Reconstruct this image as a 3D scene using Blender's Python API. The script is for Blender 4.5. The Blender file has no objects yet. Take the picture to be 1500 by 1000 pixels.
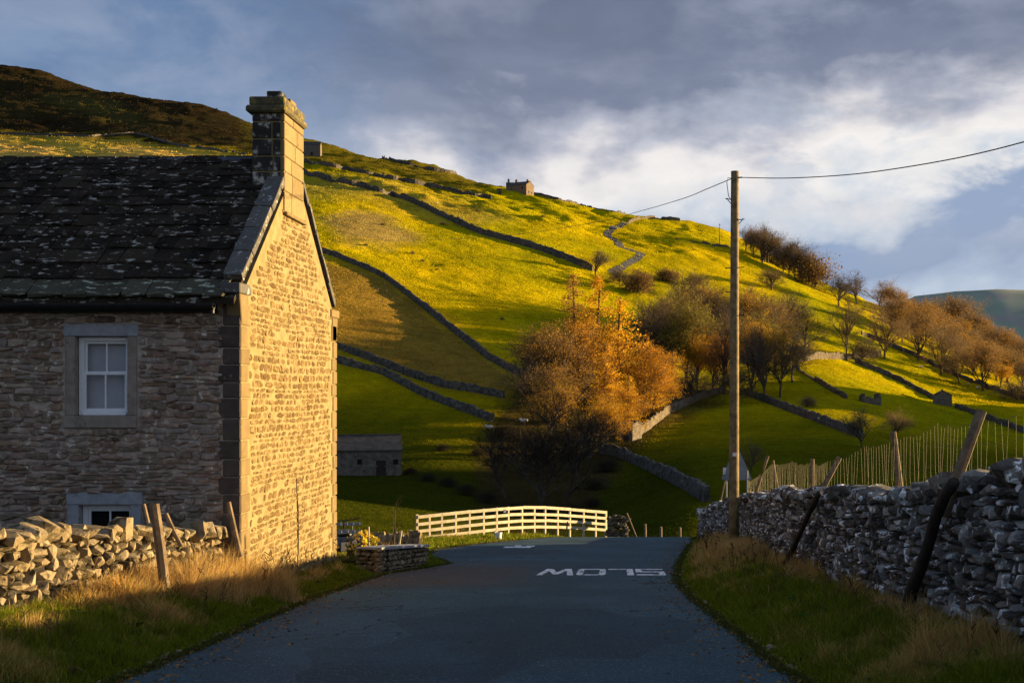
import bpy, bmesh, math, random
import numpy as np
from mathutils import Matrix, Vector, Euler
C = bpy.context.scene.collection
S = bpy.context.scene
R = math.radians
# ------------------------------------------------------------------ camera
CAMZ = 1.6; F = 1650.0; CX = 900.0; CY = 572.0      # focal length and principal point in photo pixels
cam = bpy.data.objects.new('camera', bpy.data.cameras.new('camera')); C.objects.link(cam)
cam.location = (0, 0, CAMZ); cam.rotation_euler = (R(90), 0, 0)
cam.data.sensor_width = 36; cam.data.lens = 36*F/1500
cam.data.shift_x = (750-CX)/1500; cam.data.shift_y = (CY-500)/1500
cam.data.clip_start = .1; cam.data.clip_end = 20000
S.camera = cam
S.view_settings.view_transform = 'Standard'; S.view_settings.look = 'None'
S.view_settings.gamma = 1; S.view_settings.use_curve_mapping = False
S.view_settings.exposure = 1.85
# ------------------------------------------------------------------ sun and sky
SUN_AZ = 20.0      # degrees from the right hand towards the far end of the road
SUN_EL = 5.6
sdir = Vector((math.cos(R(SUN_AZ))*math.cos(R(SUN_EL)), math.sin(R(SUN_AZ))*math.cos(R(SUN_EL)), math.sin(R(SUN_EL))))
sl = bpy.data.lights.new('sun', 'SUN'); sl.energy = 5.0; sl.angle = R(.5); sl.color = (1, .69, .31)
so = bpy.data.objects.new('sun', sl); C.objects.link(so)
so.rotation_euler = sdir.to_track_quat('Z', 'Y').to_euler(); so.location = (60, 0, 40)

class NT:
    """tiny node helper"""
    def __init__(s, tree): s.t = tree; s.n = tree.nodes; s.l = tree.links
    def new(s, typ, **kw):
        n = s.n.new(typ)
        for k, v in kw.items(): setattr(n, k, v)
        return n
    def set(s, sock, v):
        if isinstance(v, bpy.types.NodeSocket): s.l.new(v, sock)
        elif v is not None: sock.default_value = v
    def math(s, op, a, b=None, c=None, clamp=False):
        n = s.new('ShaderNodeMath', operation=op, use_clamp=clamp)
        s.set(n.inputs[0], a)
        if b is not None: s.set(n.inputs[1], b)
        if c is not None: s.set(n.inputs[2], c)
        return n.outputs[0]
    def noise(s, vec, scale, detail=4, rough=.55, dist=0, dim='3D'):
        n = s.new('ShaderNodeTexNoise', noise_dimensions=dim)
        if vec is not None: s.set(n.inputs['Vector'], vec)
        n.inputs['Scale'].default_value = scale; n.inputs['Detail'].default_value = detail
        n.inputs['Roughness'].default_value = rough; n.inputs['Distortion'].default_value = dist
        return n.outputs['Fac']
    def mix(s, f, a, b, blend='MIX'):
        n = s.new('ShaderNodeMix', data_type='RGBA', blend_type=blend)
        s.set(n.inputs[0], f); s.set(n.inputs[6], c4(a)); s.set(n.inputs[7], c4(b))
        return n.outputs[2]
    def ramp(s, f, stops, interp='LINEAR'):
        n = s.new('ShaderNodeValToRGB'); n.color_ramp.interpolation = interp
        e = n.color_ramp.elements
        while len(e) < len(stops): e.new(.5)
        for k, (p, c) in enumerate(stops):
            e[k].position = p; e[k].color = c4(c)
        s.set(n.inputs[0], f); return n.outputs[0]
    def step(s, x, lo, hi):
        n = s.new('ShaderNodeMapRange', interpolation_type='SMOOTHSTEP')
        s.set(n.inputs[0], x); n.inputs[1].default_value = lo; n.inputs[2].default_value = hi
        return n.outputs[0]
def c4(c):
    if isinstance(c, (int, float)): return (c, c, c, 1)
    if isinstance(c, (tuple, list)): return tuple(c)+(1,) if len(c) == 3 else tuple(c)
    return c

W = bpy.data.worlds.new('World'); S.world = W; W.use_nodes = True
t = NT(W.node_tree); t.n.clear()
tc = t.new('ShaderNodeTexCoord').outputs['Generated']
sep = t.new('ShaderNodeSeparateXYZ'); t.set(sep.inputs[0], tc)
dx, dy, dz = sep.outputs
el = t.math('MULTIPLY', t.math('ARCSINE', dz), 57.2958)
az = t.math('MULTIPLY', t.math('ARCTAN2', dx, dy), 57.2958)      # 0 along the road, + to the right
sky = t.new('ShaderNodeTexSky', sky_type='NISHITA', sun_disc=False)
sky.sun_elevation = R(SUN_EL); sky.sun_rotation = R(90-SUN_AZ); sky.altitude = 300; sky.dust_density = .6; sky.ozone_density = 2
# cloud sheet: coordinates flattened towards the horizon so banks stretch sideways
cmb = t.new('ShaderNodeCombineXYZ')
t.set(cmb.inputs[0], t.math('MULTIPLY', az, .075)); t.set(cmb.inputs[1], t.math('MULTIPLY', el, .13)); t.set(cmb.inputs[2], 3.7)
n1 = t.noise(cmb.outputs[0], .9, 7, .55, .2)
n2 = t.noise(cmb.outputs[0], 2.6, 6, .5, .1)
n3 = t.noise(cmb.outputs[0], .55, 3, .5)
# elevation of the cloud base shifts with noise
e2 = t.math('ADD', el, t.math('ADD', t.math('MULTIPLY', t.math('SUBTRACT', n1, .5), 11.0), t.math('MULTIPLY', t.math('SUBTRACT', n2, .5), 5.5)))
e2 = t.math('SUBTRACT', e2, t.math('MULTIPLY', t.step(az, -2, 20), .9))
cl = t.ramp(t.math('DIVIDE', e2, 30.0), [(0, (.66, .72, .78)), (.12, (.50, .58, .70)), (.19, (.30, .38, .54)), (.27, (.30, .39, .56)),
      (.31, (.62, .68, .76)), (.35, (.90, .87, .85)), (.385, (.86, .82, .81)), (.43, (.46, .48, .57)), (.48, (.20, .235, .335)), (.60, (.15, .185, .28)), (.72, (.20, .24, .345)), (1, (.31, .37, .50))])
wsp = t.mix(t.math('MULTIPLY', t.step(n2, .46, .68), .28), cl, (.40, .43, .52))
# openings of clear evening blue: high up on the left, and patches further round
clear = t.math('MULTIPLY', t.step(t.math('ADD', t.math('MULTIPLY', az, -1), t.math('MULTIPLY', t.math('SUBTRACT', n1, .5), 20)), 6, 20), t.step(el, 5, 12))
clear = t.math('MULTIPLY', clear, .74)
blue = t.mix(.5, t.mix(1, sky.outputs[0], (.1, .1, .1), 'MULTIPLY'), (.15, .305, .63))
blue = t.mix(t.math('MULTIPLY', t.step(n2, .4, .72), .45), blue, (.26, .38, .58))
full = t.mix(clear, wsp, blue)
full = t.mix(t.step(el, 0, -4), full, (.05, .055, .05))
# broken cumulus low in the sky on the right, with pale blue openings
cm2 = t.new('ShaderNodeCombineXYZ'); t.set(cm2.inputs[0], t.math('MULTIPLY', az, .15)); t.set(cm2.inputs[1], t.math('MULTIPLY', el, .30)); t.set(cm2.inputs[2], 9.2)
n4 = t.noise(cm2.outputs[0], 1.0, 8, .58, .25)
band = t.math('MULTIPLY', t.step(el, 6.5, 10), t.step(t.math('MULTIPLY', el, -1), -17, -11.5))
k1 = t.math('MULTIPLY', t.math('MULTIPLY', t.step(n4, .50, .66), band), t.math('ADD', .05, t.math('MULTIPLY', t.step(az, -4, 10), .75)))
full = t.mix(k1, full, (.92, .89, .86))
k2 = t.math('MULTIPLY', t.math('MULTIPLY', t.step(t.math('SUBTRACT', 1, n4), .55, .64), band), t.math('MULTIPLY', t.step(az, -4, 10), .45))
full = t.mix(k2, full, (.44, .53, .66))
cm3 = t.new('ShaderNodeCombineXYZ'); t.set(cm3.inputs[0], t.math('MULTIPLY', az, .10)); t.set(cm3.inputs[1], t.math('MULTIPLY', el, .24)); t.set(cm3.inputs[2], 21.7)
n5 = t.noise(cm3.outputs[0], 1.0, 7, .6, .3)
full = t.mix(t.math('MULTIPLY', t.math('MULTIPLY', t.step(n5, .46, .70), t.step(el, 8, 15)), .38), full, (.40, .44, .55))
full = t.mix(t.math('MULTIPLY', t.math('MULTIPLY', t.step(t.math('SUBTRACT', 1, n5), .52, .72), t.step(el, 9, 15)), .30), full, (.105, .13, .195))
bg = t.new('ShaderNodeBackground'); t.set(bg.inputs[0], full); bg.inputs[1].default_value = .285
out = t.new('ShaderNodeOutputWorld'); t.l.new(bg.outputs[0], out.inputs[0])

# ------------------------------------------------------------------ helpers: materials
MATS = {}
def base_mat(name):
    m = bpy.data.materials.new(name); m.use_nodes = True
    t = NT(m.node_tree); b = t.n['Principled BSDF']
    pos = t.new('ShaderNodeNewGeometry').outputs['Position']
    b.inputs['Specular IOR Level'].default_value = .25
    MATS[name] = m
    return m, t, b, pos
def bump(t, b, h, strength, dist):
    n = t.new('ShaderNodeBump'); n.inputs['Strength'].default_value = strength; n.inputs['Distance'].default_value = dist
    t.set(n.inputs['Height'], h); t.set(b.inputs['Normal'], n.outputs[0])
def rnd_out(t):
    a = t.new('ShaderNodeAttribute', attribute_name='rnd').outputs['Fac']
    return t.math('FRACT', t.math('ADD', a, t.new('ShaderNodeObjectInfo').outputs['Random']))
def simple(name, a, b_, scale=8, rough=.8, bs=.3, bd=.01, lich=None, lscale=14, lth=(.58, .66), per=None, detail=5, spec=.25):
    """two-tone noise material, optional per-piece tints and lichen"""
    m, t, b, pos = base_mat(name)
    n = t.noise(pos, scale, detail, .6)
    col = t.mix(t.step(n, .3, .7), a, b_)
    if per:
        col2 = t.ramp(rnd_out(t), [(k/max(1, len(per)-1), c) for k, c in enumerate(per)])
        col = t.mix(.6, col, col2)
    if lich:
        lp = pos
        if isinstance(lscale, tuple):
            mp = t.new('ShaderNodeMapping'); mp.inputs['Scale'].default_value = lscale; t.set(mp.inputs[0], pos); lp = mp.outputs[0]
        ln = t.noise(lp, 1.0 if isinstance(lscale, tuple) else lscale, 5, .62)
        col = t.mix(t.step(ln, *lth), col, lich)
    t.set(b.inputs['Base Color'], col); b.inputs['Roughness'].default_value = rough
    b.inputs['Specular IOR Level'].default_value = spec
    if bs: bump(t, b, t.noise(pos, scale*3.2, 6, .65), bs, bd)
    return m
def attr_mat(name, trans=.0, rough=.75, nscale=None, bs=0, bd=.02):
    """colour from the 'col' attribute, with leaf-like translucency"""
    m, t, b, pos = base_mat(name)
    col = t.new('ShaderNodeAttribute', attribute_name='col').outputs['Color']
    if nscale:
        col = t.mix(t.step(t.noise(pos, nscale, 4), .25, .75), t.mix(1, col, (.62, .66, .6), 'MULTIPLY'), t.mix(1, col, (1.3, 1.25, 1.2), 'MULTIPLY'))
    t.set(b.inputs['Base Color'], col); b.inputs['Roughness'].default_value = rough; b.inputs['Specular IOR Level'].default_value = .03
    if bs: bump(t, b, t.noise(pos, nscale*3, 5, .7), bs, bd)
    if trans:
        tr = t.new('ShaderNodeBsdfTranslucent'); t.set(tr.inputs[0], col)
        mx = t.new('ShaderNodeMixShader'); mx.inputs[0].default_value = trans
        t.l.new(b.outputs[0], mx.inputs[1]); t.l.new(tr.outputs[0], mx.inputs[2])
        t.l.new(mx.outputs[0], t.n['Material Output'].inputs[0])
    return m
# ------------------------------------------------------------------ helpers: objects
def tag(o, label=None, cat=None, group=None, kind=None):
    if label: o['label'] = label
    if cat: o['category'] = cat
    if group: o['group'] = group
    if kind or cat: o['kind'] = kind or 'thing'
    return o
def thing(name, label, cat, loc, group=None, rz=0):
    o = bpy.data.objects.new(name, None); C.objects.link(o); o.location = loc; o.rotation_euler = (0, 0, rz)
    o.empty_display_size = .2
    return tag(o, label, cat, group)
def link(name, me, parent=None, loc=(0, 0, 0), rot=None):
    o = bpy.data.objects.new(name, me); C.objects.link(o); o.location = loc
    if rot is not None: o.rotation_euler = rot
    if parent is not None: o.parent = parent
    return o
def mesh_np(name, v, faces, mat, smooth=False, col=None, rnd=None):
    """v: (n,3); faces: list of (m,k) int arrays"""
    me = bpy.data.meshes.new(name); v = np.asarray(v, np.float32)
    if not isinstance(faces, (list, tuple)): faces = [faces]
    faces = [np.asarray(f, np.int32) for f in faces if len(f)]
    me.vertices.add(len(v)); me.vertices.foreach_set('co', v.ravel())
    li = np.concatenate([f.ravel() for f in faces]); tot = np.concatenate([np.full(len(f), f.shape[1], np.int32) for f in faces])
    me.loops.add(len(li)); me.loops.foreach_set('vertex_index', li)
    me.polygons.add(len(tot)); st = np.concatenate([[0], np.cumsum(tot)[:-1]]).astype(np.int32)
    me.polygons.foreach_set('loop_start', st); me.polygons.foreach_set('loop_total', tot)
    me.polygons.foreach_set('use_smooth', np.full(len(tot), smooth))
    if col is not None:
        a = me.attributes.new('col', 'FLOAT_COLOR', 'POINT'); c = np.ones((len(v), 4), np.float32); c[:, :3] = col
        a.data.foreach_set('color', c.ravel())
    if rnd is not None:
        a = me.attributes.new('rnd', 'FLOAT', 'POINT'); a.data.foreach_set('value', np.asarray(rnd, np.float32))
    me.update(calc_edges=True); me.validate()
    if mat is not None: me.materials.append(mat)
    return me
class MB:
    """collects simple solids into one mesh"""
    def __init__(s): s.v = []; s.f = []
    def add(s, v, f):
        k = len(s.v); s.v += [tuple(p) for p in v]; s.f += [tuple(i+k for i in q) for q in f]
    def box(s, x0, x1, y0, y1, z0, z1, M=None, ch=0):
        v = [Vector((x, y, z)) for z in (z0, z1) for y in (y0, y1) for x in (x0, x1)]
        if M is not None: v = [M @ p for p in v]
        s.add(v, [(0, 2, 3, 1), (4, 5, 7, 6), (0, 1, 5, 4), (1, 3, 7, 5), (3, 2, 6, 7), (2, 0, 4, 6)]); return s
    def tube(s, pts, rad, n=6, cap=True):
        pts = [Vector(p) for p in pts]; m = len(pts)
        if not hasattr(rad, '__len__'): rad = [rad]*m
        rings = []; up = Vector((0, 0, 1)); k0 = len(s.v)
        for i, p in enumerate(pts):
            d = (pts[min(i+1, m-1)]-pts[max(i-1, 0)]).normalized()
            a = d.cross(up if abs(d.z) < .95 else Vector((1, 0, 0))).normalized(); b = d.cross(a)
            for k in range(n):
                an = 2*math.pi*k/n
                s.v.append(tuple(p + (a*math.cos(an)+b*math.sin(an))*rad[i]))
        for i in range(m-1):
            for k in range(n):
                q = k0+i*n; s.f.append((q+k, q+(k+1) % n, q+n+(k+1) % n, q+n+k))
        if cap:
            s.f.append(tuple(k0+k for k in reversed(range(n)))); s.f.append(tuple(k0+(m-1)*n+k for k in range(n)))
        return s
    def prism(s, poly, axis, a, b):
        """extrude a 2D polygon along axis ('x' or 'y') between a and b; poly in the other two coordinates"""
        n = len(poly)
        def P(u, w, e): return (e, u, w) if axis == 'x' else (u, e, w)
        v = [P(u, w, a) for u, w in poly]+[P(u, w, b) for u, w in poly]
        s.add(v, [tuple(range(n-1, -1, -1)), tuple(range(n, 2*n))]+[(i, (i+1) % n, n+(i+1) % n, n+i) for i in range(n)]); return s
    def build(s, name, mat, parent=None, loc=(0, 0, 0), rot=None, bevel=0, smooth=False):
        me = bpy.data.meshes.new(name); me.from_pydata(s.v, [], s.f)
        bm = bmesh.new(); bm.from_mesh(me); bmesh.ops.recalc_face_normals(bm, faces=bm.faces)
        if bevel: bmesh.ops.bevel(bm, geom=list(bm.edges), offset=bevel, segments=1, affect='EDGES', profile=.5)
        bm.to_mesh(me); bm.free()
        if smooth: me.polygons.foreach_set('use_smooth', [True]*len(me.polygons))
        me.materials.append(mat); me.update()
        return link(name, me, parent, loc, rot)
def copy_tree(o, parent=None):
    c = o.copy(); C.objects.link(c)
    if parent is not None: c.parent = parent
    for ch in list(o.children): copy_tree(ch, c)
    return c
# ------------------------------------------------------------------ helpers: noise
def vnoise(x, y, seed=0):
    x = np.asarray(x, float); y = np.asarray(y, float)
    xi = np.floor(x).astype(np.int64); yi = np.floor(y).astype(np.int64); fx = x-xi; fy = y-yi
    fx = fx*fx*fx*(fx*(fx*6-15)+10); fy = fy*fy*fy*(fy*(fy*6-15)+10)
    def h(a, b):
        n = (a*374761393+b*668265263+seed*974634777) & 0xffffffff
        n = ((n ^ (n >> 13))*1274126177) & 0xffffffff
        return ((n ^ (n >> 16)) & 0xffff)/65535.0
    return (h(xi, yi)*(1-fx)+h(xi+1, yi)*fx)*(1-fy)+(h(xi, yi+1)*(1-fx)+h(xi+1, yi+1)*fx)*fy
def fbm(x, y, seed=0, oct=4):
    s = 0; a = .5
    for k in range(oct):
        s = s+a*(vnoise(x, y, seed+k*17)-.5); x = x*2.03+11.3; y = y*2.03+5.7; a *= .5
    return s
def sstep(x, a, b):
    q = np.clip((np.asarray(x, float)-a)/(b-a), 0, 1); return q*q*(3-2*q)
# ------------------------------------------------------------------ the lie of the land (height function)
COLS = {  # bearing (photo column) : distance -> height relative to the eye, surveyed along that bearing
 -1500: {50:-6,150:4,300:50,500:105,800:190,1200:310,1800:500,2400:560},
 -500: {50:-6,110:-4,200:10,300:44,400:74,500:102,600:130,800:186,1200:310,1500:415,1800:520,2300:580},
 0: {50:-5.6,60:-6,110:-5.5,150:-4,200:7,260:26,300:39,400:67,500:95,600:122,700:150,800:178,950:222,1200:305,1500:410,1800:515,2200:545},
 250: {50:-5.7,60:-6.6,110:-8,150:-8,200:1,260:20,300:33,400:63,500:92,600:120,750:160,900:202,1100:265,1400:360,1800:400,2200:400},
 490: {50:-5.9,60:-7.4,80:-8.7,110:-10,150:-11.2,180:-8.8,220:0,260:12,300:25,350:42,400:58,500:88,600:115.5,750:153,900:188,1000:213,1100:238,1300:255,1800:260,2200:260},
 620: {50:-6.2,60:-7.9,80:-9.4,110:-11.2,135:-12.3,160:-10.4,190:-6,220:-1.2,260:8.5,300:20,350:35.5,400:51,500:81,600:108,750:142,900:178,1100:185,1500:180,2200:170},
 755: {50:-6.2,60:-8.3,80:-10.2,110:-12,135:-13.5,160:-12,190:-7.2,220:-2,260:7,300:16,350:30,400:45,500:74,600:101,650:113,720:128,900:138,1300:130,2200:120},
 900: {50:-6.2,60:-8.4,80:-10.6,110:-12.5,135:-13.7,160:-12,190:-8.5,220:-4.5,260:2,300:10,350:22,400:36,500:63,600:88,700:110,800:114,1100:105,2200:90},
 1040: {50:-6.4,60:-8.7,80:-10,110:-10.8,135:-10.4,160:-9.5,190:-8,220:-5.7,260:-2.4,300:3,350:14,400:28,500:55,600:80,720:104,850:104,1200:80,2200:60},
 1200: {50:-7.4,60:-9.5,80:-10.2,100:-10.5,130:-10,160:-8.8,200:-6.5,240:-3.5,280:0,330:7,380:16,430:26,500:40,600:56,650:62,750:62,1000:45,2200:20},
 1384: {50:-8.6,60:-10.5,80:-11,100:-11.2,130:-11,160:-10.4,200:-9.2,240:-7.8,280:-6.2,330:-4,380:0,430:7,480:15,540:23,600:30,650:33,750:33,1000:22,2200:0},
 1500: {50:-9.4,60:-11.2,80:-11.8,100:-12,130:-11.8,160:-11.3,200:-10.6,240:-9.7,280:-8.6,330:-7,380:-4,430:-.5,480:3,540:7,600:9.5,650:10.5,750:9,1000:0,2200:-10},
 1800: {50:-11.5,60:-12.5,100:-13.5,200:-13.5,330:-12,480:-9,600:-7,750:-7,1000:-10,2200:-15},
 2400: {50:-14,100:-16,330:-16,750:-16,2200:-18},
 3800: {50:-17,100:-19,330:-19,750:-19,2200:-20}}
def pchip(x, y, xq):
    x = np.asarray(x, float); y = np.asarray(y, float); h = np.diff(x); d = np.diff(y)/h
    m = np.zeros_like(y); m[0] = d[0]; m[-1] = d[-1]
    for i in range(1, len(x)-1):
        if d[i-1]*d[i] > 0:
            w1 = 2*h[i]+h[i-1]; w2 = h[i]+2*h[i-1]; m[i] = (w1+w2)/(w1/d[i-1]+w2/d[i])
    xq = np.clip(xq, x[0], x[-1]); k = np.clip(np.searchsorted(x, xq)-1, 0, len(x)-2)
    q = (xq-x[k])/h[k]
    return (1+2*q)*(1-q)**2*y[k]+q*(1-q)**2*h[k]*m[k]+q*q*(3-2*q)*y[k+1]+q*q*(q-1)*h[k]*m[k+1]
LZ = np.linspace(math.log(50), math.log(2200), 500); ZD = np.exp(LZ)
CK = sorted(COLS); PXD = np.arange(-1500, 3801, 10.0)
tab = np.array([pchip(list(COLS[c].keys()), list(COLS[c].values()), ZD) for c in CK])
TAB = np.array([pchip(CK, tab[:, k], PXD) for k in range(len(ZD))]).T        # [px, Z]
def blur(a, n, ax):
    k = np.hanning(n+2)[1:-1]; k /= k.sum(); p = n//2
    a = np.moveaxis(a, ax, 0); b = np.concatenate([np.repeat(a[:1], p, 0), a, np.repeat(a[-1:], p, 0)])
    o = sum(k[i]*b[i:i+len(a)] for i in range(n)); return np.moveaxis(o, 0, ax)
TAB = blur(blur(TAB, 13, 0), 9, 1)
def far_h(X, Y):
    Yc = np.maximum(Y, 50.0); px = np.clip((900+1650*X/Yc+1500)/10, 0, len(PXD)-1.001); lz = np.clip((np.log(Yc)-LZ[0])/(LZ[1]-LZ[0]), 0, len(ZD)-1.001)
    i = px.astype(int); j = lz.astype(int); a = px-i; b = lz-j
    z = (TAB[i, j]*(1-a)+TAB[i+1, j]*a)*(1-b)+(TAB[i, j+1]*(1-a)+TAB[i+1, j+1]*a)*b
    # ridge added out of view on the right, shaped to shade low fields and gully
    z = z+(36+16*np.exp(-((Y-240)/24)**2)+27*np.exp(-((Y-354)/16)**2))*np.exp(-((X-300)/75)**2)*sstep(Y, 188, 226)*(1-sstep(Y, 382, 455))
    return z+CAMZ
YL = [-60, 5, 9.8, 12.6, 18.25, 22.4, 24.3, 26, 28, 29.5, 32, 36, 41, 46, 50, 62]
XLs = [-4.3, -4.4, -4.45, -4.58, -4.98, -5.02, -5.0, -4.55, -4.2, -4.6, -5.4, -5.9, -4.9, -3.3, -2, .5]
YR = [-60, 9.8, 12.3, 16.5, 21.2, 26.5, 35.4, 44.3, 62]
XRs = [1.9, 1.72, 1.57, 1.4, 1.28, 1.57, 2.36, 3.1, 4.2]
def road_z(Y):
    ex = np.maximum(0, np.asarray(Y, float)-47); return -.096*np.asarray(Y, float)-.11*(ex-3*(1-np.exp(-ex/3)))
def xl(Y): return np.interp(Y, YL, XLs)+.10*fbm(np.asarray(Y)*1.3, np.asarray(Y)*0+3, 5)
def xr(Y): return np.interp(Y, YR, XRs)+.10*fbm(np.asarray(Y)*1.3, np.asarray(Y)*0+9, 6)
def wallx(Y): return 3.32-.0085*(np.asarray(Y, float)-9)
def near_h(X, Y):
    rz = road_z(Y); dl = xl(Y)-X; dr = X-xr(Y)
    yard = 1-sstep(Y, 23.0, 24.6)*.85
    z = rz-.05+.05*sstep(np.maximum(dl, dr), -.25, .05)
    z = z+.33*sstep(dl, 0, 1.4)*yard+.30*sstep(dr, 0, 1.4)
    z = z-.13*np.maximum(0, X-wallx(Y)-.7)+.5*sstep(dr, 0, 1.0)*sstep(Y, 37, 42)*(1-sstep(Y, 54, 60))*(1-sstep(X, 6, 9))  # last term: bank raised beside the crest to cast shade on the road
    z = z+(.10*fbm(X*1.1, Y*1.1, 21)+.05*fbm(X*4, Y*4, 22))*sstep(np.maximum(dl, dr), .1, .7)
    return z
def hump(X, Y):
    """hummocks, terracettes and tussocks of the fellside"""
    px = 900+1650*X/np.maximum(Y, 1)
    a = sstep(Y, 300, 420)
    hm = a*14.0*(fbm(X/34+Y/60, Y/17, 41, 4)*.75+.25*np.abs(fbm(X/20, Y/13, 46, 3)))*sstep(fbm(X/120, Y/150, 48, 2), -.2, .1)*(.45+.55*sstep(-px, -950, -720))+a*3.0*fbm(X/9, Y/6.5, 49, 2)*sstep(fbm(X/70, Y/60, 50, 2), -.1, .15)
    rough = .5*fbm(X/7, Y/7, 43, 3)+.16*fbm(X/1.7, Y/1.7, 44, 2)
    far = sstep(Y, 650, 1000)*8*fbm(X/90, Y/90, 47, 4)
    return hm+rough*(.25+.75*sstep(Y, 150, 330))*(1+.6*a)+far
def H(X, Y, detail=True):
    X = np.asarray(X, float); Y = np.asarray(Y, float)
    w = sstep(Y, 52, 68)
    z = near_h(X, Y)*(1-w)+far_h(X, Y)*w
    if detail: z = z+hump(X, Y)*sstep(Y, 56, 75)
    return z
ZS = np.exp(np.linspace(math.log(58), math.log(2200), 2500))
def pick(px, py, zmin=0):
    """where the sight line through this photo point first meets the land"""
    X = (px-CX)/F*ZS; h = H(X, ZS)-CAMZ; r = CY-F*h/ZS
    ok = np.where((r <= py) & (ZS > zmin))[0]
    z = ZS[ok[0]] if len(ok) else 1000.0
    x = (px-CX)/F*z
    return Vector((x, z, float(H(x, z))))
def g(x, y): return float(H(x, y))
def at(px, py, d): return Vector(((px-CX)/F*d, d, CAMZ+(CY-py)/F*d))
def inpoly(px, py, poly):
    ins = np.zeros(px.shape, bool); n = len(poly)
    for i in range(n):
        x1, y1 = poly[i]; x2, y2 = poly[(i+1) % n]
        c = ((y1 > py) != (y2 > py)) & (px < (x2-x1)*(py-y1)/(y2-y1+1e-9)+x1); ins ^= c
    return ins
# ================================================================== materials
M_STONE = simple('rubble_stone', (.06, .042, .032), (.36, .275, .205), 9, .9, .8, .03, per=[(.08, .052, .038), (.31, .195, .12), (.50, .39, .29), (.20, .125, .09), (.36, .31, .265), (.17, .14, .085), (.30, .19, .155), (.54, .44, .345)], lich=(.62, .56, .48), lscale=9, lth=(.60, .67))
M_GSTONE = simple('gable_stone', (.055, .032, .009), (.19, .125, .045), 11, .9, .8, .03, per=[(.06, .034, .009), (.135, .082, .026), (.09, .055, .017), (.20, .138, .055), (.11, .075, .024), (.16, .10, .035)], lich=(.25, .195, .095), lscale=11, lth=(.50, .66))
M_MORTAR = simple('facade_mortar', (.30, .25, .20), (.50, .425, .35), 12, .95, .5, .01)
M_GMORTAR = simple('gable_mortar', (.175, .138, .062), (.25, .20, .10), 5, .95, .6, .02, lich=(.16, .12, .058), lscale=1.6, lth=(.56, .75))
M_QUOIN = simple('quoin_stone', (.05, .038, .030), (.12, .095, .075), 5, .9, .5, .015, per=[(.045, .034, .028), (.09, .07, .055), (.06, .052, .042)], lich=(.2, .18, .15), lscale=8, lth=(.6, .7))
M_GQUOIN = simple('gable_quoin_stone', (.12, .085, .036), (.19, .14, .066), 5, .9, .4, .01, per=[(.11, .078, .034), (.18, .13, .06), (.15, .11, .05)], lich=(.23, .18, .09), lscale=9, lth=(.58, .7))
M_DRESSED = simple('dressed_stone', (.20, .165, .13), (.30, .255, .21), 6, .85, .25, .006, lich=(.09, .095, .05), lscale=5, lth=(.6, .72))
M_LINTEL = simple('painted_lintel', (.25, .26, .28), (.34, .35, .37), 8, .85, .2, .004, lich=(.12, .12, .11), lscale=9, lth=(.62, .75))
M_SLATE = simple('stone_slate', (.008, .006, .0045), (.050, .038, .028), 4, .95, .8, .025, per=[(.006, .005, .004), (.018, .014, .010), (.042, .033, .024), (.011, .009, .007), (.055, .044, .030)], lich=(.33, .31, .27), lscale=(5.5, 13, 13), lth=(.575, .66), spec=.04)
M_SLATEMOSS = simple('mossy_slate', (.035, .034, .022), (.085, .08, .05), 6, .9, .5, .01, per=[(.04, .038, .025), (.075, .07, .045), (.035, .03, .022)], lich=(.34, .36, .28), lscale=(5, 12, 12), lth=(.55, .66), spec=.12)
M_RIDGE = simple('ridge_tile_slate', (.035, .04, .055), (.075, .085, .11), 7, .6, .3, .005, lich=(.25, .27, .28), lscale=11, lth=(.62, .7))
M_COPE = simple('coping_stone', (.06, .058, .055), (.12, .115, .105), 8, .85, .4, .01, lich=(.33, .33, .31), lscale=10, lth=(.585, .66), per=[(.07, .07, .07), (.11, .10, .09)])
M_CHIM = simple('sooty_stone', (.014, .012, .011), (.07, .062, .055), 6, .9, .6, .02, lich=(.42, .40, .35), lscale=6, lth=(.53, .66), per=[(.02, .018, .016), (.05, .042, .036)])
M_CHIMLIT = simple('chimney_sunlit_stone', (.15, .11, .04), (.26, .195, .075), 6, .9, .4, .01, per=[(.15, .11, .06), (.24, .18, .10)], lich=(.09, .07, .03), lscale=6, lth=(.6, .72))  # lighter copy of the chimney stone, sun on its right side painted in
M_CAP = simple('mossy_cap_stone', (.05, .042, .028), (.12, .10, .05), 5, .9, .5, .01, lich=(.20, .17, .045), lscale=6, lth=(.52, .64))
M_WHITE = simple('white_window_paint', (.70, .72, .74), (.78, .79, .80), 10, .45, .05, .001)
M_DARK = simple('dark_room', (.006, .006, .007), (.012, .012, .013), 2, .9, 0, 0)
M_BLIND = simple('pale_blind', (.62, .64, .70), (.72, .74, .80), 3, .9, 0, 0)
M_IRON = simple('black_iron', (.008, .008, .009), (.018, .017, .017), 10, .5, .1, .002)
def glass_mat():
    m, t, b, pos = base_mat('window_glass')
    b.inputs['Base Color'].default_value = (.02, .022, .025, 1); b.inputs['Roughness'].default_value = .04
    b.inputs['Specular IOR Level'].default_value = .5
    tr = t.new('ShaderNodeBsdfTransparent'); mx = t.new('ShaderNodeMixShader'); mx.inputs[0].default_value = .86
    t.l.new(b.outputs[0], mx.inputs[1]); t.l.new(tr.outputs[0], mx.inputs[2]); t.l.new(mx.outputs[0], t.n['Material Output'].inputs[0])
    return m
M_GLASS = glass_mat()
M_LEFTWALL = simple('limestone_left', (.15, .115, .065), (.30, .25, .165), 10, .9, .8, .03, per=[(.11, .08, .045), (.28, .23, .15), (.21, .155, .085), (.36, .31, .22), (.16, .13, .09), (.27, .20, .10)], lich=(.07, .056, .03), lscale=8, lth=(.50, .62))
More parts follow.
